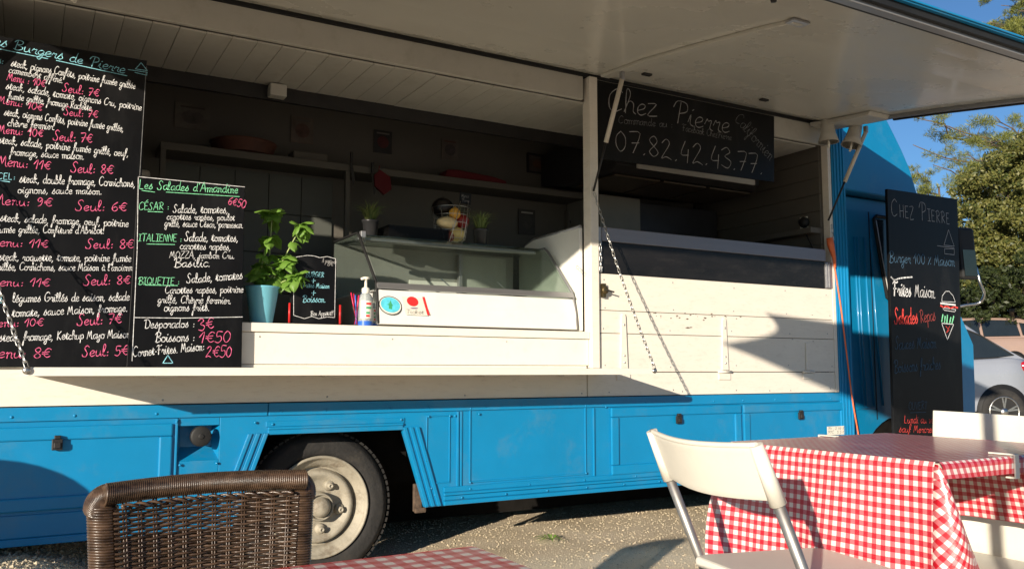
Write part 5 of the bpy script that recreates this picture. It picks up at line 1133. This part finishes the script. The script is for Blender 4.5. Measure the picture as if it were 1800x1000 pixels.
# ------------------------------------------------------------------ PARKED CARS
def car(loc, rz, label, paint, prof_low, belt, roof, wheels, wr, gh, win, lampc, name='parked_car', hw=.86):
    """side profile in local x (length) / z; nose towards -x, tail towards +x; the near flank lies at y = -hw"""
    t = thing(name, (0, 0, 0), label, 'car', 'cars parked beyond the truck')
    m_ = MB(); ring = []; sect = []
    n = len(prof_low)
    # body: stations along x with rows [sill, lower, middle, shoulder]
    def body(u, v):
        x = prof_low[0][0]+(prof_low[-1][0]-prof_low[0][0])*u
        zt = np.interp(x, [p[0] for p in belt], [p[1] for p in belt]); zb = .22
        tp_ = max(0, abs(u-.5)*2-.72)/.28; w_ = hw*(1-.26*tp_**2)
        ang = v; a_ = (v-.0)
        rows = [(0, zb), (.93, zb), (.985, zb+.12), (1.0, zb+.32), (.985, zt-.10), (.93, zt-.015), (.80, zt+.005), (0, zt+.01)]
        k = v*(len(rows)-1); i = min(int(k), len(rows)-2); f = k-i; r = [rows[i][j]*(1-f)+rows[i+1][j]*f for j in (0, 1)]
        return (x, -w_*r[0], r[1])
    for sgn in (1, -1):
        o = len(m_.v); m_.grid(body, 44, 21)
        if sgn < 0:
            for q in range(o, len(m_.v)): m_.v[q] = (m_.v[q][0], -m_.v[q][1], m_.v[q][2])
    x0, x1 = prof_low[0][0], prof_low[-1][0]
    for xe, u in ((x0, 0), (x1, 1)):
        e = [body(u, k/21) for k in range(22)]; pl_ = e+[(p[0], -p[1], p[2]) for p in reversed(e)]; m_.add(pl_, [tuple(range(len(pl_)))])
    # greenhouse
    def green(u, v):
        k = u*(len(gh)-1); i = min(int(k), len(gh)-2); f = k-i; xb = gh[i][0]*(1-f)+gh[i+1][0]*f; xt = gh[i][1]*(1-f)+gh[i+1][1]*f; zt = gh[i][2]*(1-f)+gh[i+1][2]*f
        zb = float(np.interp(xb, [p[0] for p in belt], [p[1] for p in belt]))-.01
        vv = min(1, v/.7); x = xb*(1-vv)+xt*vv; z = zb*(1-vv)+(zt-.04)*vv; y = hw*(.86*(1-vv)+.70*vv)
        if v > .7: q = (v-.7)/.3; y = hw*.70*math.cos(q*PI/2); z = zt-.04+.05*math.sin(q*PI/2)
        return (x, -y, z)
    for sgn in (1, -1):
        o = len(m_.v); m_.grid(green, 40, 16)
        if sgn < 0:
            for q in range(o, len(m_.v)): m_.v[q] = (m_.v[q][0], -m_.v[q][1], m_.v[q][2])
    m_.build('body', paint, t)
    for wn in win:     # side windows follow the leaning flank
        P_ = []
        for (x, z) in wn:
            zb = float(np.interp(x, [p[0] for p in belt], [p[1] for p in belt])); f = (z-zb)/(roof-.04-zb); P_.append((x, -(hw*(.86*(1-f)+.70*f)+.006), z))
        nn = len(P_); m2 = MB().add(P_+[(p[0], p[1]+.02, p[2]) for p in P_], [tuple(range(nn)), tuple(range(2*nn-1, nn-1, -1))]+[(i, (i+1) % nn, (i+1) % nn+nn, i+nn) for i in range(nn)])
        wo = m2.build('window', GLASSC, t); MB().tube([(p[0], p[1]-.003, p[2]) for p in P_], .011, 6, closed=True).build('window_seal', BLACKR, wo)
    for xw_ in wheels:
        for sgn in (-1, 1):
            y = sgn*hw
            wl = thing('wheel', (xw_, y, wr), None, None); wl.parent = t
            f = -sgn
            MB().lathe([(wr+.055, y-sgn*.02), (wr+.055, y+sgn*.006), (.01, y+sgn*.006)], (xw_, 0, wr+.01), 36, 'y', cap=False).build('arch', BLACKR, wl)
            MB().lathe([(wr*.6, y-sgn*.1), (wr*.97, y-sgn*.08), (wr, y-sgn*.03), (wr, y+sgn*.008), (wr*.96, y+sgn*.022), (wr*.68, y+sgn*.024), (wr*.64, y+sgn*.012)], (xw_, 0, wr), 48, 'y', cap=False).build('tyre', RUBBER, wl)
            MB().lathe([(.001, y+sgn*.008), (wr*.64, y+sgn*.008)], (xw_, 0, wr), 36, 'y', cap=False).build('disc', BLACKR, wl)
            sp_ = MB()
            for k in range(5):
                for da in (-.13, .13):
                    a_ = 2*PI*k/5+.3; p0_ = Vector((xw_+.05*math.cos(a_), y+sgn*.018, wr+.05*math.sin(a_))); p1_ = Vector((xw_+wr*.63*math.cos(a_+da), y+sgn*.022, wr+wr*.63*math.sin(a_+da))); sp_.bar(p0_, p1_, .022, .012, up=(0, 1, 0))
            sp_.lathe([(wr*.68, y+sgn*.012), (wr*.68, y+sgn*.026), (wr*.63, y+sgn*.026), (wr*.63, y+sgn*.012)], (xw_, 0, wr), 40, 'y', cap=False); sp_.lathe([(.055, y+sgn*.01), (.05, y+sgn*.03), (.001, y+sgn*.032)], (xw_, 0, wr), 16, 'y', cap=False)
            sp_.build('rim', STEEL, wl)
    for sgn in (-1, 1):
        x, z = lampc; MB().sphere((x, sgn*hw*.90, z), .16, 16, 10, (1.0, .35, .55)).build('tail_light', mat('tail_light', (.35, .01, .02), .12, var=.2, coat=1), t)
    MB().tube([(x0+.1, -hw*.985, .30), (x1-.1, -hw*.985, .30)], .018, 6).tube([(x0+.1, hw*.985, .30), (x1-.1, hw*.985, .30)], .018, 6).build('sill_trim', BLACKR, t)
    t.location = loc; t.rotation_euler = (0, 0, rz); return t
PW = mat('car_white', (.27, .29, .33), .25, .1, var=.02, coat=.8); PP = mat('car_beige_pink', (.36, .25, .20), .3, .15, var=.03, coat=.6)
cdist = C0+ray(1752, 724)/1500*11.6
gz = ground_h(cdist.x, cdist.y)
prof = [(-3.1, 0), (.60, 0)]
car((cdist.x+.55, cdist.y+.75, cdist.z-.31-.0), math.radians(-28), 'white hatchback parked just beyond the truck, seen by its rear wheel and side', PW, prof,
    [(-3.1, .62), (-2.9, .78), (-2.2, .93), (-1.2, .98), (.2, 1.06), (.45, 1.03), (.58, .80), (.60, .45)], 1.62, [-2.45, .0], .31,
    [(-2.1, -1.45, 1.52), (-1.6, -1.2, 1.60), (-.8, -.75, 1.62), (-.1, -.35, 1.57), (.42, -.10, 1.40)],
    [[(-1.75, 1.02), (-1.33, 1.48), (-.86, 1.52), (-.92, 1.02)], [(-.84, 1.02), (-.78, 1.52), (-.45, 1.49), (-.15, 1.36), (.26, 1.08), (-.1, 1.04)]], (.47, .93))
pd_ = C0+ray(1790, 643)/1500*22
car((pd_.x+.2, pd_.y+.8, pd_.z-.30), math.radians(-26), 'beige pink compact car parked farther away behind the white hatchback', PP, [(-2.9, 0), (.95, 0)],
    [(-2.9, .66), (-2.6, .86), (-1.9, .98), (0, 1.04), (.85, 1.04), (.93, .75), (.95, .4)], 1.58, [-2.2, .05], .31,
    [(-1.95, -1.35, 1.5), (-1.3, -1.1, 1.56), (-.4, -.4, 1.58), (.5, .45, 1.56), (.86, .70, 1.50)],
    [[(-1.5, 1.06), (-1.15, 1.46), (-.75, 1.49), (-.75, 1.06)], [(-.66, 1.06), (-.66, 1.49), (.15, 1.48), (.28, 1.42), (.32, 1.08)], [(.40, 1.10), (.38, 1.42), (.62, 1.38), (.72, 1.10)]], (.93, .92))

# ------------------------------------------------------------------ TREES
def limb(mb, a, b, r0, r1, n=7, wob=.06):
    pts = [Vector(a).lerp(Vector(b), k/n)+Vector((random.uniform(-1, 1), random.uniform(-1, 1), random.uniform(-.5, .5)))*wob*(Vector(b)-Vector(a)).length*math.sin(PI*k/n) for k in range(n+1)]
    mb.tube(pts, r0, 7, rs=[r0+(r1-r0)*k/n for k in range(n+1)]); return pts
def leaf_cloud(centers, radii, per, size, aspect, droop=0., needle=False):
    V = []; F = []
    for c, r in zip(centers, radii):
        n = int(per*r*r)
        d = rng.normal(size=(n, 3)); d /= np.linalg.norm(d, axis=1)[:, None]; rad = r*rng.uniform(.45, 1.0, n)**.6
        nz_ = 1+.25*np.sin(d[:, 0]*5+c[0])*np.sin(d[:, 1]*6+c[1]); P_ = np.array(c)+d*(rad*nz_)[:, None]*np.array([1, 1, .72 if not needle else .6])
        a_ = rng.normal(size=(n, 3))+d*(1.6 if needle else .2)+np.array([0, 0, .8 if needle else 0]); a_ /= np.linalg.norm(a_, axis=1)[:, None]
        b_ = np.cross(a_, rng.normal(size=(n, 3))); b_ /= np.linalg.norm(b_, axis=1)[:, None]
        s_ = size*rng.uniform(.6, 1.4, n)[:, None]
        q = np.stack([P_-a_*s_, P_+b_*s_*aspect, P_+a_*s_, P_-b_*s_*aspect], 1).reshape(-1, 3); o = sum(len(v) for v in V)
        V.append(q); F.append(np.arange(o, o+4*n).reshape(-1, 4))
    return np.concatenate(V), np.concatenate(F)
def cloud_obj(name, V, F, m, parent):
    me = bpy.data.meshes.new(name); off = np.array(parent.location); V = V-off
    me.vertices.add(len(V)); me.vertices.foreach_set('co', V.ravel()); me.loops.add(F.size); me.loops.foreach_set('vertex_index', F.ravel().astype(np.int32))
    me.polygons.add(len(F)); me.polygons.foreach_set('loop_start', np.arange(0, F.size, 4, dtype=np.int32)); me.polygons.foreach_set('loop_total', np.full(len(F), 4, dtype=np.int32)); me.update(calc_edges=True); me.validate()
    me.materials.append(m); o = bpy.data.objects.new(name, me); COL.objects.link(o); o.parent = parent; return o
def at_(u, v, d): return C0+ray(u, v)/FPX*d
def broadleaf(blobs, base, label, m=LEAF_OAK, size=.055, per=1500, aspect=.5):
    base = Vector(base); t = thing('oak_tree', base, label, 'tree', 'trees beyond the car park'); tk = MB()
    cs = [Vector(b[0]) for b in blobs]; top = sum(cs, Vector())/len(cs); fork = base.lerp(top, .55)
    limb(tk, base, fork, .26, .16)
    for c in cs: limb(tk, fork, c, .09, .02)
    tk.build('trunk', BARK, t)
    sub_c, sub_r = [], []
    for c, r in blobs:
        for k in range(int(30*r*r)):
            d = Vector(rng.normal(size=3)).normalized(); sub_c.append(tuple(Vector(c)+d*r*random.uniform(.45, 1.08)*.9)); sub_r.append(r**.5*random.uniform(.13, .30))
    V, F = leaf_cloud(sub_c, sub_r, per, size, aspect); cloud_obj('crown', V, F, m, t); return t
def pine(base, h, branches, label, size=.10, per=700):
    base = Vector(base); t = thing('pine_tree', base, label, 'tree', 'trees beyond the car park'); tk = MB(); top = base+Vector((0, 0, h)); limb(tk, base, top, .24, .05, 9, .02)
    cs, rs_ = [], []
    for (tip, r, k) in branches:
        tip = Vector(tip); rt_ = base.lerp(top, k); pts = limb(tk, rt_, tip, .07, .015, 8, .07)
        for i in range(9):
            f = random.uniform(.35, 1); p = rt_.lerp(tip, f)+Vector((random.uniform(-1, 1), random.uniform(-1, 1), random.uniform(-.5, .7)))*r*.8*(f*.7+.3); limb(tk, rt_.lerp(tip, f*.9), p, .018, .006, 3, .05)
            for j in range(3): cs.append(tuple(p+Vector((random.uniform(-1, 1), random.uniform(-1, 1), random.uniform(-.3, .6)))*.25)); rs_.append(random.uniform(.16, .30))
    tk.build('trunk', BARK, t)
    V, F = leaf_cloud(cs, rs_, per, size, .09, needle=True); cloud_obj('crown', V, F, LEAF_PINE, t); return t
def gz_(p): return (p.x, p.y, ground_h(p.x, p.y))
# broad oak mass at the right
bl = [(at_(1770, 330, 26), 1.5), (at_(1700, 400, 25), 1.1), (at_(1790, 430, 25), 1.5), (at_(1860, 300, 26), 1.9), (at_(1730, 470, 25.5), 1.2), (at_(1880, 450, 25), 1.9), (at_(1960, 360, 27), 2.2), (at_(1660, 430, 27), .9), (at_(1655, 480, 26), 1.0), (at_(1700, 350, 27), .7)]
broadleaf(bl, gz_(at_(1850, 600, 27)), 'broad oak with yellow green leaves filling the right edge behind the cars', per=2600)
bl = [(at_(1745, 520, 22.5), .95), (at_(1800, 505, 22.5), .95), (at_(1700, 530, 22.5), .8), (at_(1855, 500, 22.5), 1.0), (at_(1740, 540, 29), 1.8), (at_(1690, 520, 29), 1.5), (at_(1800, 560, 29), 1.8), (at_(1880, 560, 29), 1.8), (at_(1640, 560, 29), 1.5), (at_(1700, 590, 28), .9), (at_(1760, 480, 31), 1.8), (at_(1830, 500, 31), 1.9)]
broadleaf(bl, gz_(at_(1740, 620, 30)), 'bushy tree with leaf colour darkened for shade, low between the standing board and the beige car', m=leafmat('shade_darkened_leaf', (.022, .034, .010), (.06, .08, .022)), per=2000)  # leaf colour itself is darkened to stand for the low shade
# pines
base = gz_(at_(1850, 600, 34))
pine(base, 13, [(at_(1605, 255, 33), .9, .5), (at_(1640, 215, 33), .9, .6), (at_(1680, 300, 32), .8, .45), (at_(1690, 235, 33), .8, .62), (at_(1740, 250, 32), .9, .62), (at_(1640, 290, 32), .7, .45), (at_(1790, 230, 32), 1., .6), (at_(1700, 270, 31), .9, .5), (at_(1760, 330, 31), .9, .4), (at_(1665, 330, 31), .7, .4), (at_(1750, 205, 33), 1., .62), (at_(1720, 340, 31), .8, .4), (at_(1590, 200, 34), .8, .6), (at_(1780, 290, 31), .8, .5)],
     'tall pine whose thin branches reach over the sky right of the hatch', per=900)
base = gz_(at_(1960, 600, 40))
pine(base, 18, [(at_(u, v, 38), 1.3, k) for u, v, k in ((1740, 40, .85), (1770, 70, .8), (1720, 70, .75), (1790, 20, .9), (1760, 10, .92), (1800, 90, .8), (1850, 60, .85), (1830, -20, .95), (1880, 10, .9), (1900, 90, .8), (1775, 110, .75), (1745, -20, .9), (1755, 55, .8), (1785, 60, .85), (1735, 80, .7), (1765, 90, .75), (1810, 40, .85), (1780, -10, .9), (1805, 110, .7), (1725, 45, .8))],
     'big pine crown showing above the hatch at the top right corner', size=.11, per=1900)
base = gz_(at_(1665, 620, 45))
pine(base, 9, [(at_(u, v, 44), .6, k) for u, v, k in ((1618, 325, .8), (1612, 350, .7), (1610, 300, .9), (1622, 370, .6), (1640, 345, .7), (1650, 380, .6), (1635, 400, .5), (1668, 395, .6), (1690, 420, .5))],
     'small distant pine peeping beside the cab roof', size=.13, per=900)
# a hedge of distant trees, so that the horizon stays closed when the camera moves a little
for i, (u, d, r, lb) in enumerate(((2250, 34, 3.2, 'rounded oak far right of the parked cars'), (2900, 40, 3.5, 'large oak beyond the right end of the car park'), (1500, 44, 3.0, 'oak hidden behind the truck cab'), (-400, 40, 3.4, 'oak far behind the rear of the truck'))):
    c = at_(u, 600, d); c.z = ground_h(c.x, c.y)+3.6
    broadleaf([(c+Vector((dx*r*.6, dy*r*.6, dz_*r*.4)), r*.62) for dx, dy, dz_ in ((0, 0, .8), (1, 0, 0), (-1, .2, 0), (0, 1, .1), (.3, -1, -.2), (0, 0, -.8))], (c.x, c.y, c.z-3.7), lb, size=.13, per=700)
